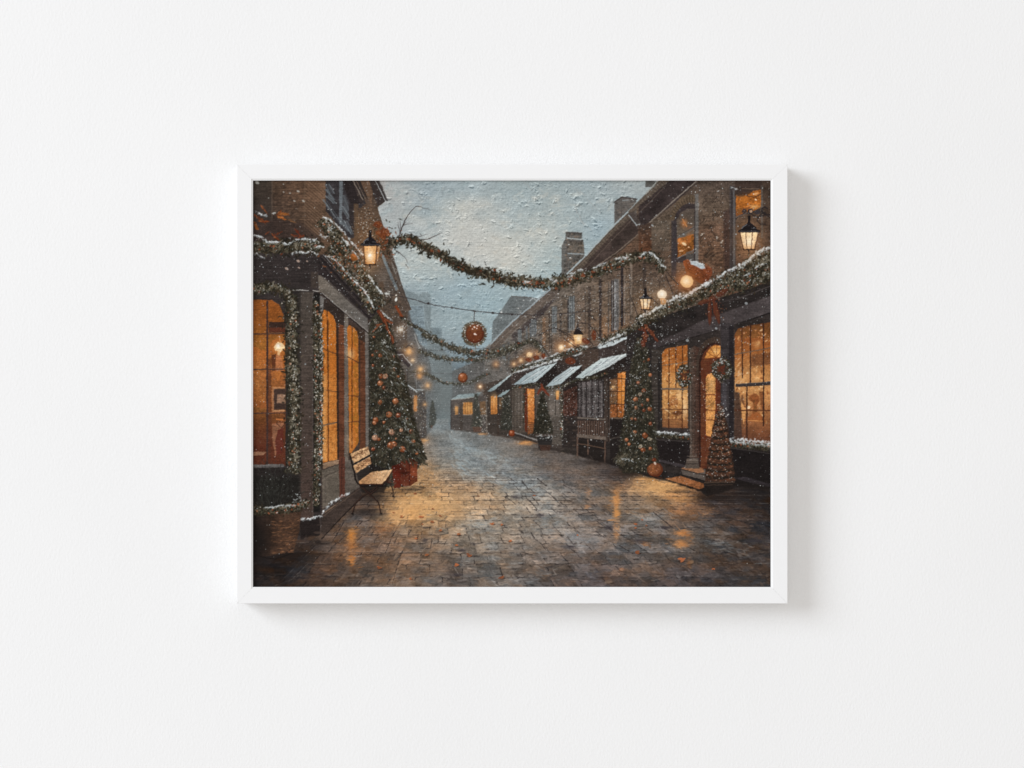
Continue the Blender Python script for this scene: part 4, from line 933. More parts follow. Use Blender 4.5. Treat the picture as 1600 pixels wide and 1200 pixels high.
# ================================================================== LEFT SIDE
def paint_left():
    # tall brick house above the shop
    up = ctrl([(410, 300, 62, 58, 48), (405, 340, 48, 44, 42), (420, 325, 54, 48, 46), (440, 310, 76, 54, 42), (455, 300, 82, 62, 48), (460, 340, 78, 62, 50), (480, 300, 112, 88, 66), (495, 320, 118, 94, 72), (500, 345, 112, 88, 68), (480, 350, 84, 66, 52),
               (440, 360, 58, 48, 44), (470, 360, 70, 56, 46), (410, 365, 56, 46, 42), (560, 330, 84, 68, 54), (575, 330, 108, 84, 62), (575, 350, 96, 74, 54), (560, 300, 62, 52, 48), (590, 300, 66, 58, 54), (560, 370, 92, 70, 50), (590, 330, 62, 54, 48),
               (600, 400, 84, 70, 58), (600, 440, 92, 84, 76), (612, 440, 86, 78, 72), (620, 480, 86, 74, 66), (625, 520, 84, 74, 66), (630, 560, 82, 76, 70), (590, 470, 74, 62, 50), (600, 500, 78, 66, 54), (640, 600, 84, 80, 74), (640, 640, 82, 78, 72)])
    pts = [(394, 281), (590, 281), (597, 290), (604, 313), (590, 324), (594, 338), (600, 356), (606, 385), (612, 392), (625, 435), (634, 462), (643, 484), (637, 486), (636, 520), (638, 560), (652, 612), (662, 640), (668, 684), (640, 700), (560, 760), (394, 900)]
    sl = box(394, 281, 680, 900); d = sdf(pts, XX[sl], YY[sl])
    put(sl, up[sl] * (1 + .12 * N_FINE[sl] + .12 * N_STREAK[sl] + .12 * N_MED[sl])[..., None], np.clip(.5 - d, 0, 1))
    bricks([(425, 284), (476, 284), (476, 372), (425, 372)], 9, 26, .35, .2)
    for k in range(26):    # raking courses on the lit return
        y = 276 + k * 5
        line([(476, y), (506, y + 26)], 1.1, (66, 50, 40), R.uniform(.25, .6)); line([(476, y + 2.2), (506, y + 28)], .9, (150, 122, 94), R.uniform(.15, .4))
    rect(394, 281, 425, 372, (52, 47, 44), a=.5, soft=3); line([(425, 282), (425, 345)], 1.8, (96, 82, 70), .6)
    line([(476, 283), (476, 370)], 2, (110, 92, 74), .35)
    # fold of lower dark wall
    poly([(394, 352), (430, 340), (470, 348), (500, 372), (500, 380), (394, 380)], (58, 47, 43), a=.7, soft=6)
    # deep window with pale blinds
    poly([(509, 281), (553, 281), (572, 318), (558, 330), (553, 372), (545, 372), (509, 330)], (54, 50, 52))
    poly([(530, 281), (536, 281), (534, 352), (530, 350)], (104, 112, 118), a=.85)
    for (a, b) in [((509, 296), (522, 312)), ((508, 312), (527, 340)), ((511, 306), (524, 318)), ((534, 322), (548, 345)), ((536, 305), (545, 330)), ((530, 340), (549, 362)), ((512, 288), (520, 302)), ((540, 345), (551, 366))]:
        for k in range(7):
            o = R.gauss(0, 2); line([(a[0] + o, a[1]), (b[0] + o, b[1])], 1.1, R.choice([(104, 114, 120), (128, 138, 144), (80, 86, 92)]), R.uniform(.3, .7))
    poly([(536, 281), (558, 281), (570, 305), (566, 318), (548, 318), (540, 300)], (44, 38, 38)); poly([(545, 318), (556, 318), (554, 370), (546, 350)], (50, 44, 44))
    rect(553, 318, 560, 372, (96, 76, 56), a=.8, soft=1.5)
    for k in range(14):
        line([(566, 318 + k * 4), (582, 322 + k * 4)], .9, (140, 110, 82), .4); line([(566, 320 + k * 4), (582, 324 + k * 4)], .8, (58, 44, 36), .4)
    # raking cornice lines at the top
    poly([(550, 281), (590, 281), (604, 313), (590, 322), (582, 300), (566, 290), (568, 318), (562, 316)], (56, 48, 46))
    poly([(562, 281), (576, 281), (583, 300), (580, 320), (570, 300)], (110, 86, 66), a=.8)
    for (a, b, c, w) in [((551, 281), (567, 312), (150, 138, 122), 1.2), ((556, 281), (571, 311), (116, 100, 84), 1), ((561, 281), (572, 306), (40, 34, 34), 1.5), ((586, 281), (603, 315), (176, 182, 182), 1.3), ((591, 281), (605, 313), (60, 56, 56), 2.2), ((594, 281), (601, 298), (150, 150, 146), .8)]:
        line([a, b], w, c, .85)
    specks(560, 285, 600, 350, 60, .9, .8)
    # gable wall beyond the lantern
    line([(594, 388), (602, 410), (612, 434), (620, 452)], 4.2, (118, 132, 140), .85, rough=.3); line([(599, 392), (616, 434), (632, 470), (640, 484)], 1, (60, 52, 48), .8)
    line([(608, 392), (623, 434), (641, 482)], 1.2, (66, 56, 50), .9); line([(612, 410), (618, 428), (621, 422), (614, 418)], 1.1, (150, 148, 140), .7)
    bricks([(603, 400), (620, 436), (632, 500), (603, 490)], 6, 22, .3, .2)
    for k in range(16):
        line([(596, 436 + k * 4), (614, 438 + k * 4)], .8, (58, 54, 52), .45)
    rect(592, 440, 600, 500, (84, 62, 44), a=.5, soft=3)
    # distant left shops
    poly([(612, 553), (616, 549), (630, 549), (642, 570), (638, 575), (626, 562), (618, 560)], (54, 48, 50)); line([(614, 554), (629, 554), (643, 570)], 1.6, (170, 174, 176), .9)
    poly([(612, 560), (626, 566), (637, 575), (637, 700), (612, 700)], (86, 80, 74), a=.9); line([(636.5, 576), (636.5, 680)], 1.2, (52, 46, 44), .7)
    for k in range(22):
        line([(616, 575 + k * 5), (636, 577 + k * 5)], .9, (60, 54, 50), .3)
    rect(627, 585, 634, 612, (120, 84, 58), a=.4, soft=3)
    poly([(638, 605), (652, 614), (663, 610), (666, 625), (666, 690), (638, 690)], (76, 70, 66), a=.85, soft=1.5)
    line([(638, 602), (651, 612)], 2, (176, 182, 184), .95); line([(650, 609), (662, 609)], 1.6, (150, 158, 160), .9); line([(656, 612), (665, 624)], 1.6, (66, 66, 70), .8)
    rect(646.5, 618, 651.5, 643, (176, 116, 62), a=.85); glow(649, 630, 3.5, (226, 170, 100), .6, 10)
    for k in range(14):
        line([(640, 646 + k * 3), (664, 648 + k * 3)], .8, (60, 56, 54), .35)
    glow(658, 678, 12, (70, 66, 64), .5, 6)
    for k in range(150):
        dab(R.gauss(655, 6), R.uniform(600, 680), R.uniform(.5, 1.1), .6, 0, R.choice([(190, 190, 184), (160, 140, 110), (90, 88, 80)]), R.uniform(.3, .7))
    conifer([(626, 675, 677), (645, 672, 680), (668, 670, 684)], 420, 1.7, fog=.5, fogc=(92, 98, 98), lights=.2, snow=.3)
    poly([(673, 665), (684, 665), (683, 675), (675, 675)], (98, 74, 62), a=.8, soft=1.5)
    # ---------- shop front facing us
    poly([(394, 395), (497, 395), (500, 430), (503, 456), (503, 820), (469, 846), (394, 870)], (52, 46, 45), streak=.14)
    for k in range(12):
        line([(396, 403 + k * 4.1), (498, 404 + k * 4.1)], .8, (34, 29, 30), .35)
    rect(486, 425, 497, 450, (72, 62, 54), a=.6, soft=2)
    rect(466, 456, 490, 812, lin((72, 65, 59), (70, 57, 51), (0, 470), (0, 780)), streak=.14, soft=1.5); line([(488.5, 458), (488.5, 806)], 1, (92, 84, 80), .6)
    rect(445, 450, 470, 780, (44, 40, 38), a=.75, soft=3)
    line([(458, 453.5), (470, 453), (482, 454)], 1.3, (196, 194, 186), .85); line([(489, 454), (502, 456)], 1.3, (190, 186, 176), .8); line([(394, 467), (440, 468)], 1.2, (40, 34, 34), .8)
    # window facing us
    wl = ctrl([(405, 480, 150, 80, 32), (430, 480, 158, 84, 32), (405, 505, 160, 88, 36), (432, 500, 146, 76, 32), (405, 540, 182, 112, 44), (405, 570, 198, 130, 58), (408, 600, 202, 138, 64), (405, 625, 188, 118, 48), (402, 640, 150, 84, 34), (405, 655, 120, 64, 34), (405, 680, 92, 46, 30), (405, 705, 84, 44, 30),
               (425, 545, 160, 90, 36), (438, 555, 176, 100, 40), (430, 575, 150, 92, 48), (428, 595, 90, 46, 28), (435, 625, 92, 64, 46), (435, 680, 96, 50, 32), (440, 660, 110, 60, 34), (420, 700, 80, 46, 32)])
    sl = box(394, 466, 448, 732); d = sdf([(394, 468), (424, 469), (436, 476), (443, 492), (446, 540), (446, 728), (394, 728)], XX[sl], YY[sl])
    put(sl, wl[sl] * (1 + .14 * N_FINE[sl] + .10 * N_MED[sl] + .06 * N_STREAK[sl])[..., None], np.clip(.5 - d, 0, 1))
    for k in range(90):
        dab(R.uniform(397, 416), R.uniform(545, 640), R.uniform(.6, 1.4), .6, R.uniform(0, 3), R.choice([(232, 184, 110), (130, 76, 34)]), R.uniform(.2, .6))
    rect(420, 503, 446, 520, (54, 40, 34)); rect(421, 512, 446, 519, (96, 50, 32), a=.7)
    glow(436, 541, 9, (226, 160, 86), .8, 9); poly([(428, 542), (434, 534), (441, 536), (446, 543), (438, 550), (430, 548)], (236, 204, 150)); glow(435, 541, 3.5, (250, 244, 230), .9); line([(436, 549), (435, 556)], 4, (232, 190, 130), .9); line([(436, 524), (438, 534)], 1.5, (226, 170, 100), .7)
    poly([(424, 555), (431, 553), (432, 580), (425, 580)], (98, 54, 32)); poly([(431, 554), (440, 556), (443, 580), (430, 582)], (170, 110, 66), a=.9); poly([(428, 580), (442, 580), (434, 598)], (180, 112, 50), a=.8)
    poly([(425, 605), (446, 605), (446, 643), (425, 643)], (150, 106, 70)); poly([(428, 608), (446, 608), (446, 640), (428, 640)], (62, 48, 42)); rect(433, 616, 446, 630, (140, 110, 86)); line([(426, 605), (444, 605.5)], 1.2, (206, 150, 96), .8); line([(426, 642), (444, 642)], 1.2, (206, 160, 110), .8)
    poly([(425, 662), (444, 660), (442, 680), (430, 714), (426, 690)], (140, 100, 72), a=.8); poly([(434, 672), (443, 668), (442, 706), (432, 712), (430, 690)], (96, 42, 32), a=.9); line([(432, 655), (445, 656)], 2.5, (196, 122, 62), .9); line([(432, 661), (440, 669), (445, 662)], 1, (60, 36, 28), .8)
    poly([(395, 706), (416, 706), (412, 711), (395, 712)], (150, 112, 84), a=.9)
    rect(416, 470, 419.2, 728, (62, 46, 42)); rect(419, 560, 424, 728, (76, 46, 34), a=.6)
    for y in (521.5, 577, 645.5):
        line([(394, y + .5), (418, y), (446, y - .5)], 2.0, (66, 50, 44), .95); line([(420, y - 1.2), (444, y - 1.5)], .8, (170, 120, 84), .6)
    poly([(394, 726), (444, 725), (444, 730), (394, 731)], (92, 88, 86)); rect(394, 731, 448, 812, (40, 35, 34)); line([(396, 727.5), (432, 727)], .9, (140, 136, 132), .6)
    # ---------- side of the shop running away from us
    poly([(497, 398), (506, 397), (592, 492), (600, 500), (600, 560), (577, 757), (503, 842)], (62, 52, 47), streak=.12)
    poly([(497, 400), (507, 397), (594, 488), (590, 497), (576, 500), (503, 436), (497, 430)], (46, 40, 40), streak=.15)
    for (o, c, w) in ((0, (150, 148, 144), 1.1), (3.2, (86, 78, 74), .9), (6, (30, 26, 28), 1.6), (9.5, (80, 72, 68), .8), (13, (34, 30, 31), 1.4)):
        line([(505 - o * .5, 398 + o), (550 - o * .6, 446 + o), (592 - o, 490 + o * .7)], w, c, .8)
    poly([(497, 430), (503, 431), (512, 438), (574, 496), (576, 519), (540, 488), (503, 456.5), (498, 456)], lin((104, 96, 86), (96, 92, 88), (500, 0), (576, 0)), streak=.10)
    line([(503, 457), (540, 489), (576, 519)], 1.2, (170, 166, 158), .75); line([(503, 459.5), (540, 491.5), (576, 521)], 1.6, (34, 29, 28), .9); line([(503, 431), (574, 497)], 1.2, (52, 44, 42), .8)
    # pilaster caps
    poly([(498.5, 461), (506.5, 465), (505, 484), (503, 488), (498, 484)], (110, 106, 102)); poly([(506, 468), (538, 490), (538, 520), (528, 515), (520, 492), (510, 482), (505, 488)], (50, 42, 38)); poly([(545, 505), (570, 520), (571, 540), (562, 530), (556, 515), (545, 508)], (56, 44, 36))
    # arched windows glowing
    def archwin(pts, muntx, bars, c1, c2, x0, x1):
        poly(pts, lin(c1, c2, (x0, 0), (x1, 0)), var=.10, med=.05, streak=.03)
        for k in range(80):
            dab(R.uniform(x0, x1), R.uniform(pts[0][1] + 10, pts[-1][1] - 6), R.uniform(.6, 1.5), .55, R.uniform(0, 3), R.choice([(232, 180, 100), (150, 88, 34)]), R.uniform(.2, .6))
        line(muntx, 1.5, (74, 42, 24), .95)
        for b in bars:
            line(b, 1.6, (84, 54, 34), .95)
    archwin([(503, 560), (501, 500), (506, 484), (514, 487), (521, 494), (525, 506), (528, 720 - 3), (505, 723)], [(511, 486), (512, 560), (513, 640), (512.5, 721)], [[(503, 543), (512, 548), (525, 553)], [(507, 609), (526, 612)], [(503, 665), (526, 660)]], (190, 116, 42), (186, 112, 40), 503, 526)
    for (y0, y1, a) in ((585, 640, .35), (640, 680, .5), (680, 720, .7)):
        rect(504, y0, 527, y1, (210, 150, 78), a=a * .7, soft=5, var=.2)
    rect(504, 585, 510, 720, (214, 168, 104), a=.45, soft=3)
    line([(512.5, 500), (513, 640), (512.5, 721)], 1.7, (84, 46, 24), .9); line([(503, 665), (526, 660)], 2.2, (100, 82, 66), .9)
    poly([(525, 505), (529, 512), (531, 720), (527, 718)], (50, 38, 32))
    poly([(529, 505), (538, 510), (538, 775), (530, 775)], lin((100, 62, 40), (84, 52, 38), (0, 520), (0, 760)), streak=.16); poly([(538, 490), (544, 494), (544, 510), (545, 785), (538, 785)], (104, 96, 87), streak=.16)
    line([(544.5, 505), (545, 760)], 1, (54, 46, 42), .8)
    for y in (513, 517, 521, 537):
        line([(537.5, y), (544.5, y + 2.5)], 1.3, (160, 156, 148), .6); line([(537.5, y + 1.6), (544.5, y + 4)], .8, (50, 44, 42), .7)
    archwin([(544, 560), (542.5, 512), (545, 508), (552, 512), (558, 518), (560, 530), (561, 690), (546, 712)], [(550, 511), (550, 600), (550, 700)], [[(543, 557), (550, 561), (560, 567)], [(544, 618), (560, 619.5)], [(545, 660), (561, 658)]], (190, 116, 42), (184, 108, 38), 544, 561)
    glow(548, 553, 6, (228, 190, 130), .8, 8); glow(548, 690, 5, (206, 152, 90), .5, 16)
    line([(550, 515), (550, 700)], 1.5, (84, 46, 24), .9); line([(543, 557), (550, 561), (560, 567)], 1.6, (84, 54, 34), .95)
    poly([(561, 530), (571, 536), (571, 700), (562, 705)], (88, 56, 38), streak=.18); rect(560, 532, 563, 700, (60, 48, 42), a=.7); poly([(570.5, 518), (576, 521), (576, 700), (572, 702)], (102, 96, 90), streak=.18)
    for (x0_, x1_, y0_, y1_) in ((505, 525, 495, 715), (545, 560, 515, 700)):
        for k in range(60):
            y = R.uniform(y0_, y1_)
            dab(R.uniform(x0_, x1_), y, R.uniform(.8, 2), R.uniform(1, 4), 0, R.choice([(150, 86, 30), (206, 140, 66), (132, 74, 28), (226, 176, 108)]), R.uniform(.15, .4))
    # stall riser below the windows
    poly([(504, 724), (532, 718), (532, 724), (505, 733)], (136, 112, 88)); line([(506, 733.5), (532, 724.5)], 1.3, (44, 36, 34), .9)
    poly([(503, 735), (531, 725), (531, 776), (504, 795)], (94, 86, 76)); poly([(539, 722), (577, 702), (577, 758), (545, 776), (539, 774)], (92, 84, 76)); line([(508, 744), (528, 735)], 1.1, (54, 46, 42), .8); line([(508, 747), (528, 738)], .8, (124, 114, 100), .6); line([(508, 744), (508, 786)], .8, (60, 52, 48), .6)
    poly([(529, 716), (539, 714), (539, 776), (531, 778)], (86, 52, 40)); line([(534, 716), (534, 775)], 1.2, (48, 32, 28), .7)
    # plinth with snow
    poly([(503, 810), (530, 782), (577, 752), (560, 760 + 30), (503, 842), (498, 844)], (64, 54, 49), streak=.12); poly([(469, 814), (500, 808), (501, 842), (470, 848)], (38, 32, 31)); line([(500, 808), (501, 842)], 1.2, (84, 72, 66), .7)
    line([(503, 842), (530, 812), (566, 776)], 1.6, (30, 25, 24), .85)
    snowline([(470, 812), (484, 810), (494, 807), (502, 806), (506, 798)], 2.8); snowline([(507, 796), (520, 784), (534, 775), (546, 770)], 3.0); line([(508, 800), (545, 775)], 1.6, (150, 124, 98), .7)
    # garlands down the posts
    garland([(396, 452), (420, 449), (440, 451), (452, 462), (457, 480)], 7.5, 1.6, 2.9, .2, .12, lights=.8)
    garland([(452, 462), (456, 500), (455, 560), (459, 620), (460, 680), (458, 740)], 9.5, 1.7, 2.9, .14, .06, lights=1.1)
    rect(490, 458, 500, 800, (30, 28, 27), soft=2)
    garland([(493, 470), (494, 560), (496, 640), (494, 790)], 5, 1.7, 2.4, .22, .16, lights=1.6)
    garland([(500, 490), (502, 560), (501, 640), (500, 720), (494, 745)], 3.4, 1.6, 2.0, 1.0, .3, lights=2.2)
    garland([(494, 740), (494, 775)], 4, 1, 2.2, .3, .25)
    # front bed: shrub, swag and basket
    rect(394, 745, 468, 800, (34, 31, 29), soft=4)
    for k in range(900):
        x, y = R.gauss(425, 17), R.gauss(772, 20)
        dab(x, min(y, 800), R.uniform(1.5, 4), .5, math.atan2(y - 810, x - 425) + R.gauss(0, .4), R.choice([(46, 46, 42), (34, 33, 31), (58, 58, 54), (30, 28, 26)]), R.uniform(.4, .9))
    garland([(396, 797), (425, 800), (455, 794), (482, 786)], 6.5, 1.6, 2.6, .18, .35)
    garland([(396, 800), (410, 808), (420, 806)], 5, 1.2, 2.4, .1, .5)
    snowline([(412, 794), (425, 793), (440, 790), (458, 791), (470, 787)], 1.8, .8); line([(462, 792), (484, 782)], 1.6, (110, 100, 76), .7)
    for k in range(26):
        dab(R.gauss(467, 6), R.gauss(780, 6), R.uniform(.8, 1.8), .6, R.uniform(-.8, .8), (190, 196, 194), .7)
    # garland and snow along both cornices
    garland([(396, 385), (420, 388), (450, 386), (480, 384), (500, 385)], 10.5, 1.25, 3, .30, .10)
    garland([(503, 343), (518, 362), (535, 385), (556, 412), (578, 445), (596, 480)], 9.5, 1.35, 3, .40, .16, lights=.5)
    garland([(515, 385), (535, 420), (560, 450), (585, 485)], 8, 1.2, 2.8, .45, .3, lights=.4)
    for q in ([(395, 367), (408, 370), (418, 378), (436, 378)], [(440, 379), (450, 382), (462, 374), (475, 373), (488, 374)], [(484, 378), (494, 374)], [(455, 397), (465, 393), (478, 395)], [(394, 394), (402, 397)], [(404, 400), (414, 402)], [(478, 395), (486, 392), (496, 398)],
              [(503, 338), (515, 343), (524, 350), (538, 363), (546, 374), (556, 386), (566, 398)], [(512, 356), (520, 358)], [(494, 385), (508, 386)], [(508, 400), (523, 402)], [(500, 366), (508, 372), (512, 370)], [(534, 371), (546, 383)], [(522, 405), (530, 412), (545, 430), (560, 446)], [(551, 391), (560, 404)],
              [(556, 440), (570, 455), (584, 480)], [(575, 430), (590, 450), (600, 462)]):
        snowline(q, 2.2, .9)
    for k in range(60):
        dab(R.gauss(540, 16), R.gauss(405, 18), R.uniform(1, 2.4), R.uniform(.8, 1.6), R.uniform(0, 3), R.choice([(150, 90, 48), (128, 84, 54), (96, 62, 38)]), .6)
    dab(553, 402, 6, 4.5, .6, (150, 82, 34)); dab(553, 399, 4, 2, .6, (190, 118, 60), .8)
    # autumn leaves on the wall
    for (x, y, l, w, a, c) in [(443, 335, 10, 3.4, -.1, (166, 92, 38)), (441, 341, 8, 2.6, .35, (190, 112, 48)), (436, 333, 6, 2.2, -.9, (130, 62, 28)), (412, 327, 8, 2, .9, (124, 62, 34)), (404, 340, 10, 2.6, .6, (132, 60, 28)), (399, 352, 8, 4, 1.0, (158, 84, 36)), (412, 346, 9, 2.6, .1, (124, 54, 26)),
                               (455, 345, 8, 1.6, .4, (110, 84, 56)), (430, 370, 8, 3, .7, (128, 54, 26)), (437, 364, 6, 2, -.4, (104, 48, 28)), (466, 364, 8, 2.6, .9, (120, 48, 26)), (470, 370, 6, 2, -.4, (130, 54, 28)), (460, 368, 5, 2, .2, (106, 46, 26)), (418, 364, 5, 2, -.6, (100, 52, 34))]:
        for k in range(16):
            t = R.uniform(-.85, .85); q = R.gauss(0, .35) * w * (1 - t * t)
            dab(x + t * l * math.cos(a) - q * math.sin(a), y + t * l * math.sin(a) + q * math.cos(a), R.uniform(.2, .4) * l, R.uniform(.16, .34) * w, a + R.gauss(0, .35),
                mixc(c, R.choice([(40, 26, 20), (70, 40, 26), (200, 132, 76), c]), R.uniform(.1, .6)), .85)
    snowline([(400, 330), (408, 335), (418, 337)], 1.6, .8); dab(428, 333, 3, 1, -.3, (200, 204, 200), .8); snowline([(447, 371), (453, 372)], 1.6, .8)
    for (x, y, s) in ((420, 309.5, 1), (402, 285, 3), (466, 299, 2.2), (443, 288, 1.2), (443, 300, 1.2), (453, 302, 1.2), (460, 314, 1.6), (474, 314, 2), (448, 420, 2.4), (467, 418, 1.6), (466, 408, 2.4), (480, 408, 1.4)):
        dab(x, y, s * 1.2, s * .8, .5, (178, 178, 170) if y < 400 else (196, 170, 150), .75)
    # scrap of twigs and tinsel round the lantern
    for k in range(170):
        dab(R.gauss(570, 8), R.gauss(350, 16), .9, .7, 0, R.choice([(206, 206, 198), (150, 130, 104), (60, 48, 40), (120, 90, 62)]), R.uniform(.4, .9))
    for k in range(220):
        dab(R.gauss(600, 9), R.gauss(378, 12), R.uniform(1.2, 3), .8, R.uniform(0, 3), R.choice(G_DARK + [(100, 50, 28), (130, 64, 32)]), .8)
    for (x, y, r) in ((591, 351, 6.5), (588, 350, 4), (601, 362, 7), (592, 364, 5), (598, 370, 5), (606, 366, 4)):
        dab(x, y, r, r * .8, .3, (116, 54, 28), .9)
        for k in range(9):
            dab(x + R.gauss(0, r * .4), y + R.gauss(0, r * .35), 1.8, .8, R.uniform(0, 3), R.choice([(142, 74, 38), (84, 38, 22), (158, 92, 54)]), .7)
    lantern(578.5, 371, 383.5, 413.5, 10.5, 8, 15.5, 360, (234, 180, 110), (-1, 1))
    poly([(590, 384), (594, 386), (592, 400), (588, 411)], (214, 160, 100), a=.7); dab(578, 399, 2.4, 2.2, 0, (250, 244, 232), .9)
    for k in range(60):
        dab(R.gauss(566, 5), R.uniform(385, 440), 1, .8, 0, R.choice([(190, 120, 66), (120, 76, 44), (214, 190, 160)]), .6)


def paint_basket():
    poly([(394, 805), (470, 800), (468, 830), (458, 862), (400, 872), (394, 870)], lin((32, 27, 25), (66, 49, 38), (400, 0), (436, 0)), med=.2)
    for r in range(10):
        y = 813 + r * 5.4
        for k in range(46):
            f = R.uniform(-1, 1); cx = 428
            dab(cx + f * (40 - r), y + 4 * (1 - f * f) - 2 + R.gauss(0, 1.3), R.uniform(1.2, 3.6), .7, -f * .22 + R.gauss(0, .05), R.choice([(96, 68, 46), (76, 54, 40), (40, 31, 27), (142, 102, 70), (116, 80, 54)] if f > -.1 else [(50, 38, 32), (40, 31, 27)]), R.uniform(.25, .75))
    line([(400, 868), (430, 874), (458, 864)], 1.6, (26, 22, 21), .8)
    garland([(396, 797), (425, 800), (455, 794), (474, 788)], 6, 1.1, 2.6, .25, .35)
    snowline([(414, 793), (440, 790), (462, 790)], 1.5, .6)
    glow(402, 845, 16, (30, 26, 25), .8, 26)


def paint_tree_left():
    ol = [(492, 586, 604), (505, 578, 610), (530, 576, 615), (560, 576, 622), (590, 576, 632), (620, 576, 640), (650, 576, 645), (670, 577, 650), (690, 578, 657), (705, 578, 661), (716, 580, 665), (724, 580, 658), (745, 582, 640), (760, 585, 630)]
    conifer(ol, 6200, 3.0, dark=.95, snow=1.0, lights=.9)
    # clipped by the pilaster on its left
    poly([(570.5, 521), (576, 523), (576, 700), (571.5, 702)], (102, 96, 90), streak=.18, a=.9); line([(577, 525), (577, 700)], 1.2, (44, 40, 40), .8)
    # ribbon falling from the top
    for (a, b, w) in [((592, 487), (600, 502), 6), ((600, 498), (612, 505), 4.5), ((600, 500), (606, 515), 4), ((604, 512), (612, 528), 3.4), ((612, 526), (614, 536), 5), ((588, 508), (596, 506), 2), ((582, 518), (592, 508), 1.6)]:
        line([a, ((a[0] + b[0]) / 2 + 1, (a[1] + b[1]) / 2), b], w, (104, 48, 28), .95, w2=w * .7); line([(a[0] + 1, a[1]), (b[0] + 1, b[1])], 1, (190, 110, 66), .6)
    snowline([(594, 484), (604, 494), (613, 500)], 1.6, .8)
    line([(619, 479), (628, 495)], 4, (140, 62, 30), .9)
    for (x, y, r) in [(x_, y_, r_ * 1.0) for (x_, y_, r_) in [(594, 599, 4.6), (595, 588, 4), (602, 588, 4.4), (622, 588, 2.6), (594, 629, 3.4), (594, 628, 3), (618, 627, 5.2), (608, 648, 5), (622, 649, 4), (587, 656, 4.4), (585, 661, 3.4), (586, 684, 4.8), (612, 675, 4.8), (627, 672, 3), (643, 674, 3.8), (610, 696, 5.6), (616, 694, 4.6), (629, 702, 5),
                      (646, 689, 3.2), (652, 708, 3), (583, 702, 3.2), (594, 555, 3), (582, 555, 2.2), (588, 549, 2.6), (584, 527, 2.2), (619, 685, 1.8), (592, 686, 3), (600, 606, 3), (594, 556, 3), (615, 557, 2.2), (616, 577, 2.6), (609, 520, 2), (583, 571, 2.4), (600, 660, 2.4), (637, 655, 2)]]:
        col = R.choice([(142, 72, 38), (126, 58, 32), (156, 92, 54)])
        if (x, y) in ((586, 684), (612, 675), (602, 588), (627, 672)):
            col = (168, 128, 100)
        bauble(x, y, r, col, hl=.85)
    for k in range(600):
        y = R.uniform(520, 725); i = [o for o in ol if o[0] <= y][-1]; x = R.uniform(i[1], i[2])
        dab(x, y, R.uniform(1.2, 2.8), .6, math.pi / 2 + R.gauss(0, .9), R.choice(G_DARK + G_MID), .8)
    for k in range(90):      # snowy twig ends, right side
        y = R.uniform(540, 720); i = [o for o in ol if o[0] <= y][-1]
        x = i[2] - abs(R.gauss(0, 9))
        a = .7 + R.gauss(0, .25)
        line([(x - 3 * math.cos(a), y - 3 * math.sin(a)), (x + 3 * math.cos(a), y + 3 * math.sin(a))], 1.1, R.choice([(176, 186, 188), (130, 134, 128), (206, 210, 208)]), R.uniform(.4, .85), w2=.5)
    for k in range(26):      # boughs reaching out past the cone
        y = 545 + 178 * (k + R.random()) / 26; i = [o for o in ol if o[0] <= y][-1]
        for q in range(16):
            t = q / 16; L = R.uniform(8, 13)
            bx, by = i[2] - 8 + L * t, y + 5 * t * t + R.gauss(0, 1.4)
            dab(bx, by, R.uniform(1.4, 3), .75, .7 + R.gauss(0, .5), R.choice(G_DARK + G_MID), .85)
    for k in range(46):      # dark tufts that break the outline
        y = R.uniform(560, 722); i = [o for o in ol if o[0] <= y][-1]
        x = i[2] + R.uniform(-2, 2)
        for q in range(5):
            a = .8 + R.gauss(0, .35); line([(x - 3, y - 3), (x + 4 * math.cos(a), y + 4 * math.sin(a))], 1, R.choice(G_DARK), .8, w2=.4)
    # wrapped sacks at its foot
    poly([(626, 720), (640, 716), (652, 720), (652, 752), (640, 760), (626, 758)], (86, 42, 28), med=.35); poly([(612, 728), (626, 724), (626, 762), (616, 763)], (84, 34, 22), med=.2)
    poly([(640, 720), (652, 720), (652, 752), (641, 757)], (124, 58, 34), a=.8, med=.3, streak=.2); line([(640, 720), (640, 758)], 1.6, (54, 24, 18), .8)
    for k in range(40):
        dab(R.uniform(618, 652), R.gauss(720, 4), R.uniform(2, 4), .8, .9 + R.gauss(0, .3), R.choice(G_DARK + G_MID), .85)
    specks(580, 700, 655, 765, 50, .8, .7)


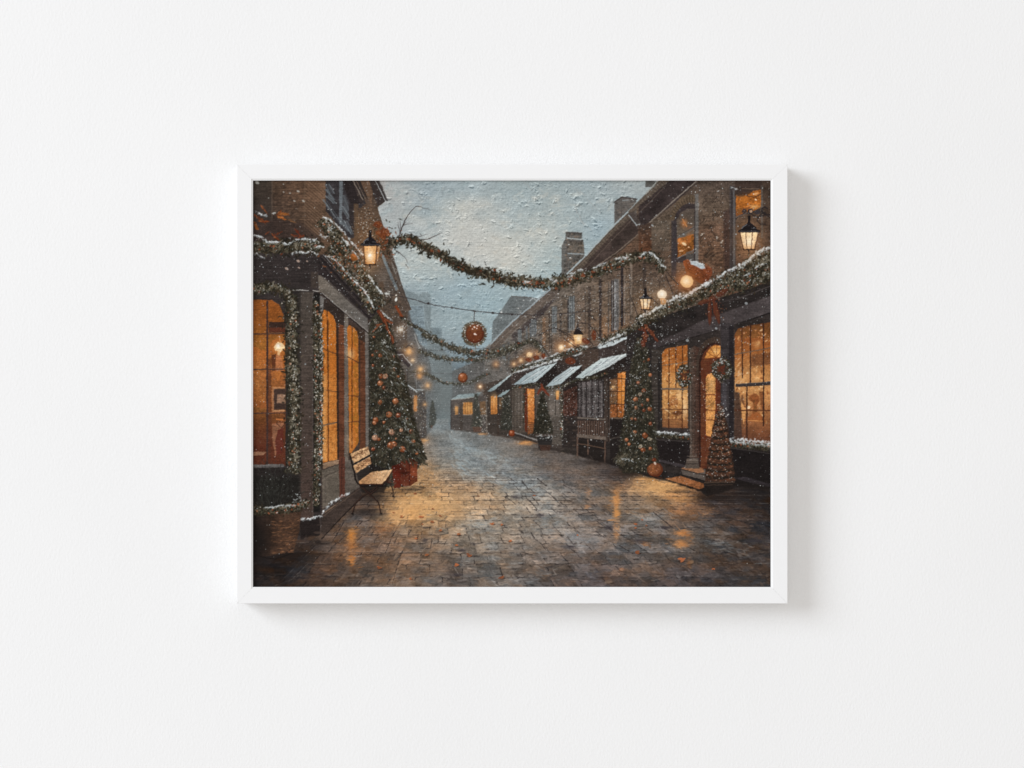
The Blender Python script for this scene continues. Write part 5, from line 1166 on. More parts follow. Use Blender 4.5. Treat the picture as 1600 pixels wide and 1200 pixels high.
def paint_bench():
    poly([(556, 740), (580, 725), (612, 735), (600, 770), (566, 770)], (32, 28, 27), a=.8, soft=3)
    ink = (28, 23, 22)
    wood = (204, 164, 114)
    line([(547, 709), (550, 724), (554, 738), (555, 748), (559, 756), (566, 760), (597, 759), (607, 742)], 2.6, ink)
    line([(574, 699), (579, 712), (581, 724), (583, 736)], 2.0, ink)
    poly([(547.5, 709), (574.5, 697.5), (578.5, 710), (553, 724)], lin(wood, (214, 178, 132), (548, 0), (578, 0)), var=.2); poly([(552, 728), (578, 713.5), (580.5, 724), (557, 739)], lin(wood, (190, 148, 104), (552, 0), (580, 0)), var=.2)
    for (x0, y0, x1, y1) in ((550, 716, 576, 703), (555, 733, 579, 719)):
        for k in range(60):
            t = R.random(); x = x0 + (x1 - x0) * t; y = y0 + (y1 - y0) * t + R.gauss(0, 2.4)
            dab(x, y, R.uniform(.7, 2), .55, R.uniform(0, 3), (84, 54, 34), R.uniform(.4, .85))
    line([(553, 725), (579, 711)], 2.4, ink, .95)
    poly([(560, 752), (581, 737.5), (613.5, 733.5), (611, 740), (597.5, 756), (562, 756)], lin((186, 140, 92), (224, 186, 136), (562, 0), (600, 0)), var=.14)
    for k in range(9):
        t = k / 9; line([(564 + 19 * t, 753 - 16 * t), (598 + 14 * t, 753 - 18 * t)], .6, (120, 84, 54), .5)
    for k in range(24):
        dab(R.uniform(570, 606), R.uniform(739, 753), R.uniform(1, 2.4), .5, R.gauss(0, .6), (128, 90, 58), .4)
    line([(560, 756.5), (597, 756.8), (606, 748), (613, 735)], 1.8, (60, 36, 26), .95)
    for pp, w in (([(563, 759), (572, 768), (584, 778), (591, 785), (595, 801)], 3.0), ([(590, 760), (580, 768), (566, 776), (556, 786), (551, 802)], 3.0), ([(604, 752), (611, 757), (614, 766), (614.5, 775)], 2.6), ([(568, 762), (580, 772), (592, 762)], 2.6)):
        line(pp, w, ink, .95, w2=1.8); line([(p[0] - .7, p[1]) for p in pp], .6, (112, 70, 50), .6)
    dab(551, 803, 2.2, 1.2, 0, ink); dab(595.5, 803, 2.4, 1.2, 0, ink); dab(614.5, 776, 1.8, 1, 0, ink)


def paint_front_right():
    # tree by the right shop
    conifer([(528, 996, 1003), (548, 990, 1012), (575, 986, 1014), (610, 980, 1018), (640, 977, 1020), (670, 972, 1024), (700, 968, 1026), (722, 964, 1028), (738, 975, 1018)], 4200, 2.3, dark=.92, snow=.7, lights=1.2)
    for (x, y, r) in [(997, 598, 2.8), (993, 624, 4), (1006, 610, 3), (1000, 617, 2.6), (994, 637, 3), (1003, 633, 2.4), (1005, 611, 2.6), (987, 654, 2.6), (993, 655, 2.4), (979, 687, 3.2), (1008, 681, 4.4), (1016, 701, 3), (1005, 703, 3.4), (983, 694, 2.6), (1006, 641, 2.6), (1015, 639, 3.6), (1012, 625, 2.8), (1005, 611, 2.4),
                      (1016, 662, 2.8), (1007, 679, 3.2), (992, 675, 3), (1013, 562, 2.4), (1004, 703, 3), (1016, 586, 3), (1000, 700, 2), (1006, 565, 2)]:
        bauble(x, y, r, R.choice([(138, 72, 40), (122, 58, 34), (150, 96, 62)]), hl=.6)
    for k in range(450):
        y = R.uniform(560, 735); x = 998 + R.uniform(-1, 1) * (14 + max(0, y - 600) * .13)
        dab(x, y, R.uniform(1, 2.4), .55, math.pi / 2 + R.gauss(0, .9), R.choice(G_DARK + G_MID), .8)
    for (x, y) in ((1000, 616), (1001, 697), (1016, 686), (1000, 698), (1014, 686)):
        dab(x, y, 2.6, 2.4, 0, (158, 148, 128)); dab(x, y, 1.2, 1.1, 0, (60, 50, 42))
    for k in range(30):
        line([(974 + R.gauss(0, 6), 715 + R.gauss(0, 4)), (968 + R.gauss(0, 6), 722 + R.gauss(0, 4))], 1, R.choice(G_MID + G_LIT), .7)
    snowline([(972, 716), (982, 718), (990, 721)], 1.8, .7)
    # bows
    for (x, y, l, w, a) in [(1012, 505, 9, 4, -.8), (1004, 513, 8, 4, -.1), (1008, 525, 10, 3.6, 1.5), (1018, 520, 9, 2.6, .9), (1025, 530, 5, 2, .9), (1005, 537, 6, 3.4, 1.4)]:
        dab(x, y, l, w, a, (90, 44, 30), .95); dab(x, y - 1, l * .8, w * .5, a, (120, 64, 40), .7)
    for k in range(40):
        dab(R.gauss(1010, 6), R.gauss(520, 11), 1.1, .6, R.uniform(0, 3), R.choice([(210, 150, 96), (76, 36, 24)]), .6)
    # wreaths
    for (cx, cy, rx, ry, n) in ((1069, 587, 8.5, 13.5, 420), (1128, 577, 12, 13, 620)):
        for k in range(n):
            a = R.uniform(0, 6.283); q = R.gauss(1, .22)
            dab(cx + rx * q * math.cos(a), cy + ry * q * math.sin(a), R.uniform(1, 2.4), .7, R.uniform(0, 3), R.choice(G_DARK + G_DARK + G_MID + [(50, 50, 44)]), .9)
        for k in range(n // 9):
            a = R.uniform(0, 6.283); q = R.gauss(1, .2)
            dab(cx + rx * q * math.cos(a), cy + ry * q * math.sin(a), .9, .7, 0, R.choice(SNOW + [(150, 70, 40)]), .85)
        for k in range(n // 12):
            dab(cx + R.gauss(0, rx * .35), cy + R.gauss(0, ry * .35), 1.8, 1, R.uniform(0, 3), R.choice([(110, 50, 30), (80, 42, 30), (60, 46, 36)]), .8)
    # great garland over the fascia
    for (pts, th) in (([(938, 536), (965, 524), (990, 512), (1005, 502)], 5.5), ([(1000, 503), (1030, 488), (1060, 474)], 9), ([(1055, 475), (1085, 462), (1115, 450), (1130, 445)], 11.5), ([(1125, 447), (1155, 433), (1180, 417), (1206, 402)], 15), ([(1150, 448), (1180, 440), (1206, 430)], 9)):
        garland(pts, th, 1.35, 2.7, .35, .07, lights=.35)
    for q, w in (([(998, 496), (1015, 488), (1026, 482), (1038, 476)], 3.4), ([(1038, 476), (1050, 467), (1058, 463), (1070, 463), (1083, 455)], 4.6), ([(1083, 454), (1095, 448), (1110, 439), (1120, 436)], 4.2), ([(1120, 434), (1135, 425), (1147, 419), (1160, 414), (1168, 409)], 4.2), ([(1168, 408), (1176, 400), (1186, 394), (1192, 389), (1206, 386)], 4.2),
                 ([(934, 541), (950, 533), (968, 524), (978, 520)], 3), ([(1160, 432), (1172, 427)], 2), ([(1180, 418), (1192, 412)], 1.6), ([(1100, 446), (1108, 444)], 3)):
        snowline(q, w, .95)
    for (x, y, l, w, a) in [(1128, 457, 11, 4.2, -.55), (1099, 472, 9, 3.4, -.35), (1113, 467, 6, 4, 0), (1109, 488, 20, 3.4, 1.57), (1120, 488, 19, 3.8, 1.35), (1116, 480, 14, 2, 1.5)]:
        dab(x, y, l, w, a, (78, 42, 30), .85); dab(x - .5, y - 1, l * .85, w * .5, a, (108, 60, 38), .65)
    for k in range(70):
        dab(R.gauss(1115, 9), R.gauss(475, 14), 1.1, .6, R.uniform(0, 3), R.choice([(196, 130, 84), (70, 36, 26), (110, 56, 34)]), .5)
    # red sash flung over the garland, with snow
    poly([(1067, 408), (1074, 405), (1086, 411), (1100, 416), (1112, 419), (1113, 428), (1108, 438), (1096, 444), (1084, 436), (1072, 424)], lin((158, 80, 42), (112, 56, 34), (1067, 0), (1112, 0)), med=.3)
    for k in range(40):
        dab(R.uniform(1072, 1106), R.uniform(412, 436), R.uniform(2, 6), .7, .75, R.choice([(168, 84, 40), (74, 34, 20), (140, 68, 34)]), .45)
    poly([(1078, 408), (1086, 408), (1098, 412), (1102, 419), (1097, 421), (1088, 416), (1080, 413)], (176, 190, 198), soft=1.6)
    snowline([(1077, 408), (1088, 409), (1099, 414)], 2.4, .8)
    # globes
    glow(1072, 440, 17, (190, 110, 50), .75); dab(1073, 440, 10, 9.4, 0, (232, 184, 120)); glow(1072, 439, 6, (252, 232, 196), .8)
    glow(1035, 462, 12, (206, 160, 110), .55); dab(1034.5, 460, 7.4, 7, 0, (232, 210, 176)); glow(1034, 459, 4, (250, 244, 228), .8); poly([(1031, 466), (1042, 466), (1040, 476), (1033, 476)], (210, 160, 104), a=.85)
    lantern(1008.5, 461, 466.5, 484, 9, 6, 10, 450, (238, 208, 158))
    lantern(1170.5, 349, 362.5, 390, 14.5, 8.5, 17.5, 337, (240, 210, 160))
    # lamps down the terrace
    glow(903, 531, 12, (214, 150, 82), .55); poly([(896, 523), (910, 523), (908, 537), (899, 537)], (238, 196, 128)); glow(904, 529, 4, (255, 240, 206), .9); poly([(896, 523), (900, 513), (903, 509), (906, 513), (912, 523)], (38, 32, 32)); line([(903, 503), (903, 511)], 1.6, (40, 34, 34)); dab(903, 513, 2.6, .8, -.5, (150, 150, 148), .7)
    for (x, y, r, a) in ((877, 543, 6.5, .9), (892, 537, 4.2, .85), (826.5, 554, 4.6, .9), (814, 563, 3.4, .9), (803, 569, 2.8, .9), (775, 569, 3, .5), (750, 604, 3, .7), (840, 552, 3, .3)):
        glow(x, y, r * 2.0, (200, 130, 70), .5); glow(x, y, r * .8, (246, 214, 160), a)
    for (x, y, r) in ((877, 543, 4), (892, 537, 3), (827, 554, 4), (750, 604, 2.4)):
        dab(x, y, r, r * .9, 0, (236, 200, 146), .75); glow(x, y - .5, r * .6, (255, 244, 220), .9)
    rect(822.5, 551.5, 832, 556, (240, 200, 140), a=.7)
    for (x, y, l, w, a) in ((928, 524, 3.4, 8, 0), (915, 533, 7, 4, .5), (891, 564, 8, 5.5, .1), (838, 559, 5, 4, .2), (849, 556, 3, 6, 0), (826, 562, 5, 3, .2)):
        dab(x, y, l, w, a, (112, 52, 30), .85)
        for k in range(8):
            dab(x + R.gauss(0, l * .4), y + R.gauss(0, w * .4), 1.4, .7, R.uniform(0, 3), R.choice([(156, 80, 44), (80, 38, 26)]), .7)
    # middle garlands on the fascia
    garland([(800, 580), (830, 571), (860, 563), (885, 552), (917, 543)], 4.6, 1.2, 2.2, .45, .1, .08, lights=.4); garland([(798, 545), (815, 538), (832, 532), (840, 540), (850, 550)], 3.6, 1.2, 2.2, .6, .1, .12)
    snowline([(802, 583), (825, 576), (850, 568), (878, 560.5)], 2.8, .95); snowline([(820, 570), (845, 562), (872, 552)], 2, .8); snowline([(880, 547), (895, 544)], 3.4, .85); snowline([(896, 556), (908, 552)], 2, .8); snowline([(908, 541), (918, 541)], 2, .8)
    # brackets and rods
    for pp in ([(841, 525), (855, 517), (867, 511), (880, 518), (893, 525)], [(867, 512), (880, 520), (897, 532)], [(880, 528), (905, 546)], [(905, 505), (918, 505), (930, 516), (938, 528)], [(918, 487), (926, 496), (932, 502)], [(843, 533), (852, 548), (858, 556)], [(918, 530), (928, 540)], [(986, 465), (992, 480), (996, 492)],
               [(1036, 415), (1046, 430), (1060, 445)], [(1040, 430), (1052, 460)], [(1018, 465), (1028, 475)]):
        line(pp, 1.2, (46, 39, 38), .85)
    # pumpkin
    shade(1023, 745, 14, (34, 27, 24), .7, 4)
    dab(1023.5, 734, 12.3, 10.8, 0, (96, 46, 26)); dab(1022.5, 733, 10.4, 9.2, 0, (120, 66, 40)); dab(1020, 730, 6, 5, 0, (140, 82, 50), .8); dab(1022, 718.5, 3.6, 2.6, 0, (110, 48, 26)); dab(1023.5, 724, 2.8, 1.6, .8, (210, 196, 180), .9)
    for k in range(50):
        a = R.uniform(0, 6.28); q = R.random() * 9; dab(1022.5 + q * math.cos(a), 734 + q * math.sin(a), 1.1, .7, R.uniform(0, 3), R.choice([(186, 108, 58), (104, 50, 28), (206, 132, 80)]), .5)
    # main garland over the street
    # bare twigs where it is tied
    tw = (56, 46, 44)
    for pp, w in (([(623, 372), (627, 358), (633, 344), (641, 331), (650, 322.5)], 2.0), ([(650, 322.5), (656, 322.5), (663, 326), (671, 327)], 1.0), ([(625, 362), (622, 352), (622, 347)], .9), ([(629, 352), (636, 350), (645, 349)], .8), ([(626, 358), (625, 345)], .8), ([(628, 354), (635, 346)], .8),
                  ([(624, 371), (634, 368), (645, 366)], 2.4), ([(632, 368), (634, 364), (638, 366)], .9), ([(645, 368), (655, 370), (663, 367), (668, 366)], .8), ([(655, 375), (668, 374), (677, 370), (688, 365)], 1.5), ([(658, 368), (656, 364)], .7), ([(618, 391), (627, 397), (634, 404), (637, 411)], 1.1), ([(634, 413), (638, 419)], .9), ([(641, 386), (643, 393)], .9)):
        line(pp, w, tw, .92, w2=w * .45)
    main = [(606, 380), (622, 377), (640, 374), (655, 380), (668, 388), (684, 396), (700, 405), (715, 415), (728, 421), (745, 426), (760, 428), (776, 434), (800, 438), (830, 443), (862, 443), (890, 438), (925, 428), (955, 416), (985, 404), (1010, 400), (1026, 400)]
    garland(main[:10], 6.2, 1.25, 3.3, .12, .30, spill=1.25); garland(main[9:16], 7.2, 1.4, 3.3, .22, .28, spill=1.15); garland(main[14:], 7.8, 1.5, 2.8, .38, .24, spill=1.0)
    for k in range(110):        # leafy spikes off the garland
        x, y, a = path_at(main[:13], R.random()); s = R.choice((-1, 1)); aa = a + s * R.uniform(.5, 1.5)
        L = R.uniform(5, 11)
        line([(x, y), (x + L * math.cos(aa), y + L * math.sin(aa))], 1.9, R.choice(G_DARK + [(60, 46, 36)]), .9, w2=.4)
    for (x, y) in ((715, 415), (722, 408), (745, 421), (716, 420), (742, 424), (671, 398), (660, 394), (795, 445), (786, 440)):
        for k in range(9):
            a = R.uniform(0, 6.28); line([(x, y), (x + R.uniform(4, 9) * math.cos(a), y + R.uniform(3, 7) * math.sin(a))], 2, R.choice(G_DARK), .9, w2=.5)
    for (x, y) in ((675, 392), (686, 392), (773, 422), (640, 374), (604, 378), (839, 441), (848, 442), (889, 442), (926, 425), (911, 429), (910, 431), (869, 451), (1000, 403)):
        dab(x, y, 2.4, 2.0, .5, (112, 56, 34), .9); dab(x - .6, y - .7, 1.1, .8, .5, (150, 92, 60), .7)
    # swag end: snow-lined tail down the wall
    garland([(1008, 400), (1024, 400), (1032, 415), (1036, 425)], 6.5, 1.2, 2.6, .7, .06); snowline([(1000, 400), (1010, 394), (1016, 396), (1022, 398), (1028, 405), (1033, 413), (1040, 418)], 2.4, .85); snowline([(960, 404), (975, 403), (983, 401)], 2.2, .8); snowline([(925, 420), (938, 413), (948, 410)], 1.6, .8)
    for (x, y) in ((823, 441), (866, 440), (863, 437), (890, 432), (895, 427), (907, 422)):
        snowline([(x - 4, y), (x + 4, y - 1)], 2.4, .75)
    # wires
    wire = [(608, 460), (620, 462), (635, 465), (650, 469), (665, 474), (680, 477), (706, 481), (741, 486), (770, 489), (800, 491), (830, 492), (860, 492), (890, 489), (920, 487), (934, 481)]
    line(wire, 1.25, (56, 50, 50), .92)
    for (x, y) in ((669, 474), (706, 481), (741, 486), (770, 489), (848, 491), (876, 491), (800, 491)):
        dab(x, y, 2.0, 1.7, 0, (50, 44, 44)); 
    for (x, y) in ((706, 481), (741, 485.5)):
        dab(x, y, .9, .8, 0, (120, 124, 124))
    dab(783.5, 488, 1.6, 1.4, 0, (214, 216, 212)); dab(619, 468, 2.2, 3.2, 0, (226, 228, 222)); dab(619, 461, 1.6, 1.4, 0, (214, 206, 190))
    # far wires and garlands
    line([(655, 546), (680, 548), (700, 547), (740, 545), (770, 543), (800, 541)], .8, (70, 66, 66), .7); line([(640, 581), (670, 583), (700, 584), (760, 584)], .8, (72, 68, 68), .6); line([(626, 495), (640, 503), (655, 512), (668, 520), (680, 528)], 1.6, (50, 42, 40), .9); line([(648, 522), (652, 535), (658, 546)], 1.4, (176, 176, 170), .7)
    garland([(627, 496), (640, 506), (655, 514), (668, 521)], 3, .8, 2, .8, .05, .08); garland([(660, 522), (676, 528), (690, 536), (705, 543), (722, 549), (745, 552), (772, 550), (795, 545), (815, 538)], 5, 1.5, 2.3, .30, .10, .12); garland([(654, 549), (670, 554), (690, 560), (712, 562), (745, 562), (768, 557), (790, 553)], 3.8, 1.4, 2, .55, .08, .20)
    garland([(645, 580), (668, 585), (680, 592), (695, 599), (715, 600), (735, 598), (750, 590), (765, 583)], 2.8, 1.3, 1.8, .5, .08, .25)
    # hanging globes
    line([(741, 488), (741, 503)], 1.2, (60, 50, 46), .9)
    for k in range(520):
        a = R.uniform(0, 6.283); q = R.uniform(13.5, 19.3)
        dab(741 + q * math.cos(a), 521.5 + q * math.sin(a), R.uniform(1, 2.2), .75, a + R.gauss(0, .5), R.choice([(70, 68, 54), (90, 84, 68), (110, 100, 82), (58, 52, 42), (92, 68, 48)]), .9)
    for k in range(34):
        a = R.uniform(0, 6.283); q = R.uniform(14, 19); dab(741 + q * math.cos(a), 521.5 + q * math.sin(a), .95, .85, 0, (206, 210, 204), .9)
    dab(742, 521.5, 14.2, 14.6, 0, (78, 38, 24)); dab(741.5, 520.5, 12.6, 13, 0, (112, 56, 32)); glow(741, 513, 8, (156, 96, 56), .7, 5.5)
    for k in range(60):
        a = R.uniform(0, 6.28); q = R.random() ** .5 * 12; dab(741.5 + q * math.cos(a), 520.5 + q * math.sin(a), 1.3, .7, R.uniform(0, 3), R.choice([(140, 76, 42), (84, 40, 24), (100, 50, 30)]), .6)
    for (x, y, s) in ((742, 522, 1.6), (745, 513, 1), (741, 511, 1.2), (746, 509, 1), (738, 514, .8), (735, 509, .8), (744, 523, 1)):
        dab(x, y, s * 1.3, s, .4, (240, 232, 220), .9)
    bauble(723, 590, 7.6, (150, 78, 42), hl=.4); dab(723, 582, 1.4, 1.2, 0, (60, 50, 46))
    # lamps on the left
    for (x, y, r, c) in ((639, 549, 5, (240, 186, 116)), (644.5, 563, 2.4, (236, 208, 160)), (657, 577, 3.6, (236, 188, 122)), (668, 602, 3.2, (226, 184, 128)), (664, 632, 1.8, (220, 176, 116)), (626, 515, 3.4, (220, 206, 180)), (656, 588, 2.4, (210, 160, 100)), (655, 587, 1.8, (200, 156, 100))):
        glow(x, y, r * 2.3, mixc(c, (160, 110, 70), .5), .55); glow(x, y, r * .9, c, .95)
    line([(634, 543), (639, 539), (645, 543)], 1.4, (60, 54, 54), .8)
    for (cx, cy, n, s) in ((605, 458, 26, 3), (626, 514, 20, 3), (600, 535, 12, 2.5), (1120, 371, 0, 0)):
        for k in range(n):
            dab(cx + R.gauss(0, s), cy + R.gauss(0, s), 1, .7, R.uniform(0, 3), (206, 208, 202), .7)


def finish():
    # the brush never runs straight: drag the paint a little along noise
    for (nx, ny, amp) in ((noise(5, 4, 2), noise(5, 4, 2), .30), (noise(2.0, 1.8, 1), noise(2.0, 1.8, 1), .28)):
        sx = np.clip(np.arange(W)[None, :] + nx * amp * S, 0, W - 1.01); sy = np.clip(np.arange(H)[:, None] + ny * amp * S, 0, H - 1.01)
        ix, iy = sx.astype(int), sy.astype(int); fx, fy = (sx - ix)[..., None], (sy - iy)[..., None]
        ix1, iy1 = np.minimum(ix + 1, W - 1), np.minimum(iy + 1, H - 1)
        CV[:] = ((CV[iy, ix] * (1 - fx) + CV[iy, ix1] * fx) * (1 - fy) + (CV[iy1, ix] * (1 - fx) + CV[iy1, ix1] * fx) * fy).astype(np.float32)
    for k in range(2600):
        y = 700 + 216 * R.random(); x = R.uniform(470, 1203)
        if (x < 600 and y < 820) or (x > 1030 and y < 790) or y < 735 and (x < 660 or x > 930):
            continue
        j, i = int((y - Y0) * S), int((x - X0) * S)
        jj = min(H - 1, max(0, j + R.randint(-9, 9))); ii = min(W - 1, max(0, i + R.randint(-16, 16)))
        sc = .5 + (y - 660) / 220
        dab(x, y, R.uniform(1.5, 5.5) * sc, R.uniform(.5, 1.5) * sc, R.choice([R.gauss(0, .1), R.gauss(0, .1), R.gauss(.8 if x > 700 else -.9, .2)]), CV[jj, ii] * R.uniform(.86, 1.16), R.uniform(.3, .75))
    leaves()
    # falling snow, densest over the terrace
    for (x0, y0, x1, y1, n, sm) in ((396, 284, 600, 470, 170, .85), (600, 284, 1000, 440, 160, .8), (620, 450, 1010, 690, 1500, .72), (800, 430, 1060, 600, 1100, .85), (1000, 283, 1203, 470, 620, .9), (1000, 450, 1203, 560, 260, .8),
                                    (396, 400, 500, 800, 380, .75), (490, 340, 640, 540, 620, .85), (576, 500, 680, 760, 520, .75), (960, 500, 1203, 760, 620, .8), (850, 590, 1000, 700, 320, .75), (1040, 590, 1150, 750, 160, .8), (396, 690, 640, 880, 130, .7), (640, 690, 1203, 900, 70, .6)):
        specks(x0, y0, x1, y1, n, sm, .9)
    specks(760, 560, 1010, 700, 150, 1.15, 1.); specks(700, 440, 1000, 600, 150, 1.1, .95); specks(576, 500, 670, 720, 70, 1.1, .95)
    for (x, y, s) in ((1166, 474, 2.5), (1074, 532, 2.6), (1119, 513, 2.1), (449, 420, 1), (477, 569, 1.4), (500, 757, 2.2), (1152, 430, 1.5), (1150, 366, 1.4), (1066, 336, 1.6), (1019, 352, 1.8), (1068, 366, 1.6)):
        dab(x, y, s, s * .8, .4, (160, 166, 168), .75)
    # overall key of the palette: gold leans to tan, darks lean to umber
    gb = np.clip(CV[..., 1] - CV[..., 2], 0, 255); rb = np.clip(CV[..., 0] - CV[..., 2], 0, 255)
    CV[..., 1] -= .05 * gb; CV[..., 2] += .03 * rb
    CV[:] *= (1 - .08 * np.clip((rb - 85) / 70, 0, 1))[..., None]
    mid = (CV[..., 0] - CV[..., 1] > .42 * CV[..., 0]) & (CV[..., 0] > 95)
    CV[..., 0] = np.where(mid, CV[..., 0] * .90, CV[..., 0])
    lum = CV.mean(-1); dk = np.clip(1 - lum / 110, 0, 1)
    CV[..., 2] *= 1 - .03 * dk
    bl = np.clip(CV[..., 2] - CV[..., 0], 0, 255)
    CV[..., 0] += .13 * bl; CV[..., 2] -= .16 * bl
    # weave and varnish: fine level threads, slight grain
    g = NR.uniform(-1, 1, (H, W)).astype(np.float32)
    thread = np.sin(YY * 2 * math.pi / 2.9 + N_BIG * .6) * (0.5 + .5 * np.clip(N_MED + .3, 0, 1))
    CV[:] *= (1 + .034 * thread + .020 * g + .035 * N_FINE)[..., None]
    CV[:] += (1.6 * g)[..., None]
    # keep every colour just clear of pure black and pure white
    CV[:] = np.clip(CV, 14, 252)


def paint():
    paint_sky(); paint_far(); paint_right_facade(); paint_right_lower(); paint_left(); paint_street(); kerbs(); paint_basket()
    paint_tree_left(); paint_bench(); paint_front_right(); finish()
    return CV


# ------------------------------------------------------------------ the scene
import bpy, bmesh

scene = bpy.context.scene
U = 0.00044                       # metres per picture unit on the frame's face
CAMD = 1.60                       # camera to the frame's front face
DEPTH = 0.020                     # frame depth off the wall
CXP, CYP = 800.0, 600.0           # optical axis in picture units
FZ = DEPTH                        # plane of the frame's front face


def at(px, py, z=FZ):
    """metres at height z off the wall for a point seen at (px, py)"""
    k = (CAMD + FZ - z) / CAMD
    return (px - CXP) * U * k, (CYP - py) * U * k, z


def mesh_obj(name, bm, mat, parent=None, smooth=False):
    me = bpy.data.meshes.new(name)
    bm.normal_update(); bm.to_mesh(me); bm.free()
    if smooth:
        for p in me.polygons:
            p.use_smooth = True
    o = bpy.data.objects.new(name, me)
    me.materials.append(mat)
    scene.collection.objects.link(o)
    o.parent = parent
    return o


def nodes(name):
    m = bpy.data.materials.new(name); m.use_nodes = True
    nt = m.node_tree; b = nt.nodes["Principled BSDF"]
    return m, nt, b


def wall_material():
    m, nt, b = nodes("wall_paint")
    N, L = nt.nodes.new, nt.links.new
    tc = N("ShaderNodeTexCoord")
    mp = N("ShaderNodeMapping"); L(tc.outputs["Object"], mp.inputs["Vector"]); mp.inputs["Rotation"].default_value = (0, 0, math.radians(35)); mp.inputs["Scale"].default_value = (1.0, .62, 1)
    n1 = N("ShaderNodeTexNoise"); n1.inputs["Scale"].default_value = 620; n1.inputs["Detail"].default_value = 4; n1.inputs["Roughness"].default_value = .62
    n2 = N("ShaderNodeTexNoise"); n2.inputs["Scale"].default_value = 90; n2.inputs["Detail"].default_value = 3
    n3 = N("ShaderNodeTexNoise"); n3.inputs["Scale"].default_value = 5; n3.inputs["Detail"].default_value = 2
    L(mp.outputs[0], n1.inputs["Vector"]); L(mp.outputs[0], n2.inputs["Vector"]); L(tc.outputs["Object"], n3.inputs["Vector"])
    a = N("ShaderNodeMath"); a.operation = 'MULTIPLY_ADD'; a.inputs[1].default_value = .45; L(n2.outputs["Fac"], a.inputs[0]); L(n1.outputs["Fac"], a.inputs[2])
    bp = N("ShaderNodeBump"); bp.inputs["Strength"].default_value = WALL_BUMP; bp.inputs["Distance"].default_value = .0012
    L(a.outputs[0], bp.inputs["Height"]); L(bp.outputs[0], b.inputs["Normal"])
    r = N("ShaderNodeValToRGB"); r.color_ramp.elements[0].position = .3; r.color_ramp.elements[1].position = .7
    r.color_ramp.elements[0].color = (.868, .867, .864, 1); r.color_ramp.elements[1].color = (.884, .883, .880, 1)
    L(n3.outputs["Fac"], r.inputs[0]); L(r.outputs[0], b.inputs["Base Color"])
    b.inputs["Roughness"].default_value = .85; b.inputs["Specular IOR Level"].default_value = .25
    return m


def lacquer_material():
    m, nt, b = nodes("white_lacquer")
    N, L = nt.nodes.new, nt.links.new
    tc = N("ShaderNodeTexCoord")
    n1 = N("ShaderNodeTexNoise"); n1.inputs["Scale"].default_value = 160; n1.inputs["Detail"].default_value = 3
    L(tc.outputs["Object"], n1.inputs["Vector"])
    r = N("ShaderNodeValToRGB"); r.color_ramp.elements[0].color = (.868, .868, .869, 1); r.color_ramp.elements[1].color = (.882, .882, .883, 1)
    L(n1.outputs["Fac"], r.inputs[0]); L(r.outputs[0], b.inputs["Base Color"])
    bp = N("ShaderNodeBump"); bp.inputs["Strength"].default_value = .05; bp.inputs["Distance"].default_value = .0004
    L(n1.outputs["Fac"], bp.inputs["Height"]); L(bp.outputs[0], b.inputs["Normal"])
    b.inputs["Roughness"].default_value = .42; b.inputs["Specular IOR Level"].default_value = .35
    return m


def print_material():
    m, nt, b = nodes("printed_canvas")
    N, L = nt.nodes.new, nt.links.new
    at_ = N("ShaderNodeVertexColor"); at_.layer_name = "paint"
    tc = N("ShaderNodeTexCoord")
    wv = N("ShaderNodeTexWave"); wv.wave_type = 'BANDS'; wv.bands_direction = 'Y'; wv.inputs["Scale"].default_value = 230; wv.inputs["Distortion"].default_value = .6
    L(tc.outputs["Object"], wv.inputs["Vector"])
    bp = N("ShaderNodeBump"); bp.inputs["Strength"].default_value = .12; bp.inputs["Distance"].default_value = .0003
    L(wv.outputs["Fac"], bp.inputs["Height"]); L(bp.outputs[0], b.inputs["Normal"])
    L(at_.outputs["Color"], b.inputs["Base Color"])
    b.inputs["Roughness"].default_value = .8; b.inputs["Specular IOR Level"].default_value = .02
    return m


WALL_BUMP = .23
M_WALL, M_LAC, M_PRINT = wall_material(), lacquer_material(), print_material()
m, nt, b = nodes("backing_card"); b.inputs["Base Color"].default_value = (.42, .33, .24, 1); b.inputs["Roughness"].default_value = .9; M_CARD = m
nz = nt.nodes.new("ShaderNodeTexNoise"); nz.inputs["Scale"].default_value = 300
rp = nt.nodes.new("ShaderNodeValToRGB"); rp.color_ramp.elements[0].color = (.36, .28, .20, 1); rp.color_ramp.elements[1].color = (.46, .37, .27, 1)
nt.links.new(nz.outputs["Fac"], rp.inputs[0]); nt.links.new(rp.outputs[0], b.inputs["Base Color"])

# wall: one sheet, wider than the view
bm = bmesh.new()
vs = [bm.verts.new(p) for p in ((-3, -2.2, 0), (3, -2.2, 0), (3, 2.2, 0), (-3, 2.2, 0))]
bm.faces.new(vs)
wall = mesh_obj("wall", bm, M_WALL); wall["kind"] = "structure"; wall["label"] = "matt white plaster wall with a fine orange-peel texture"; wall["category"] = "wall"

# framed picture
pic = bpy.data.objects.new("framed_picture", None)
scene.collection.objects.link(pic)
pic["label"] = "white wooden frame holding a print of a snowy lamplit shopping street"
pic["category"] = "picture"

OX0, OX1, OY0, OY1 = 370.0, 1230.6, 256.6, 943.0      # outer edge
IX0, IX1, IY0, IY1 = 392.6, 1207.6, 279.3, 920.0      # inner edge of the face
SX0, SX1, SY0, SY1 = 395.1, 1204.3, 281.9, 917.3      # sight edge at the print
ZP = DEPTH - 0.0024                                    # print surface
ZS = ZP + 0.0003

corners = lambda x0, x1, y0, y1: [(x0, y0), (x1, y0), (x1, y1), (x0, y1)]


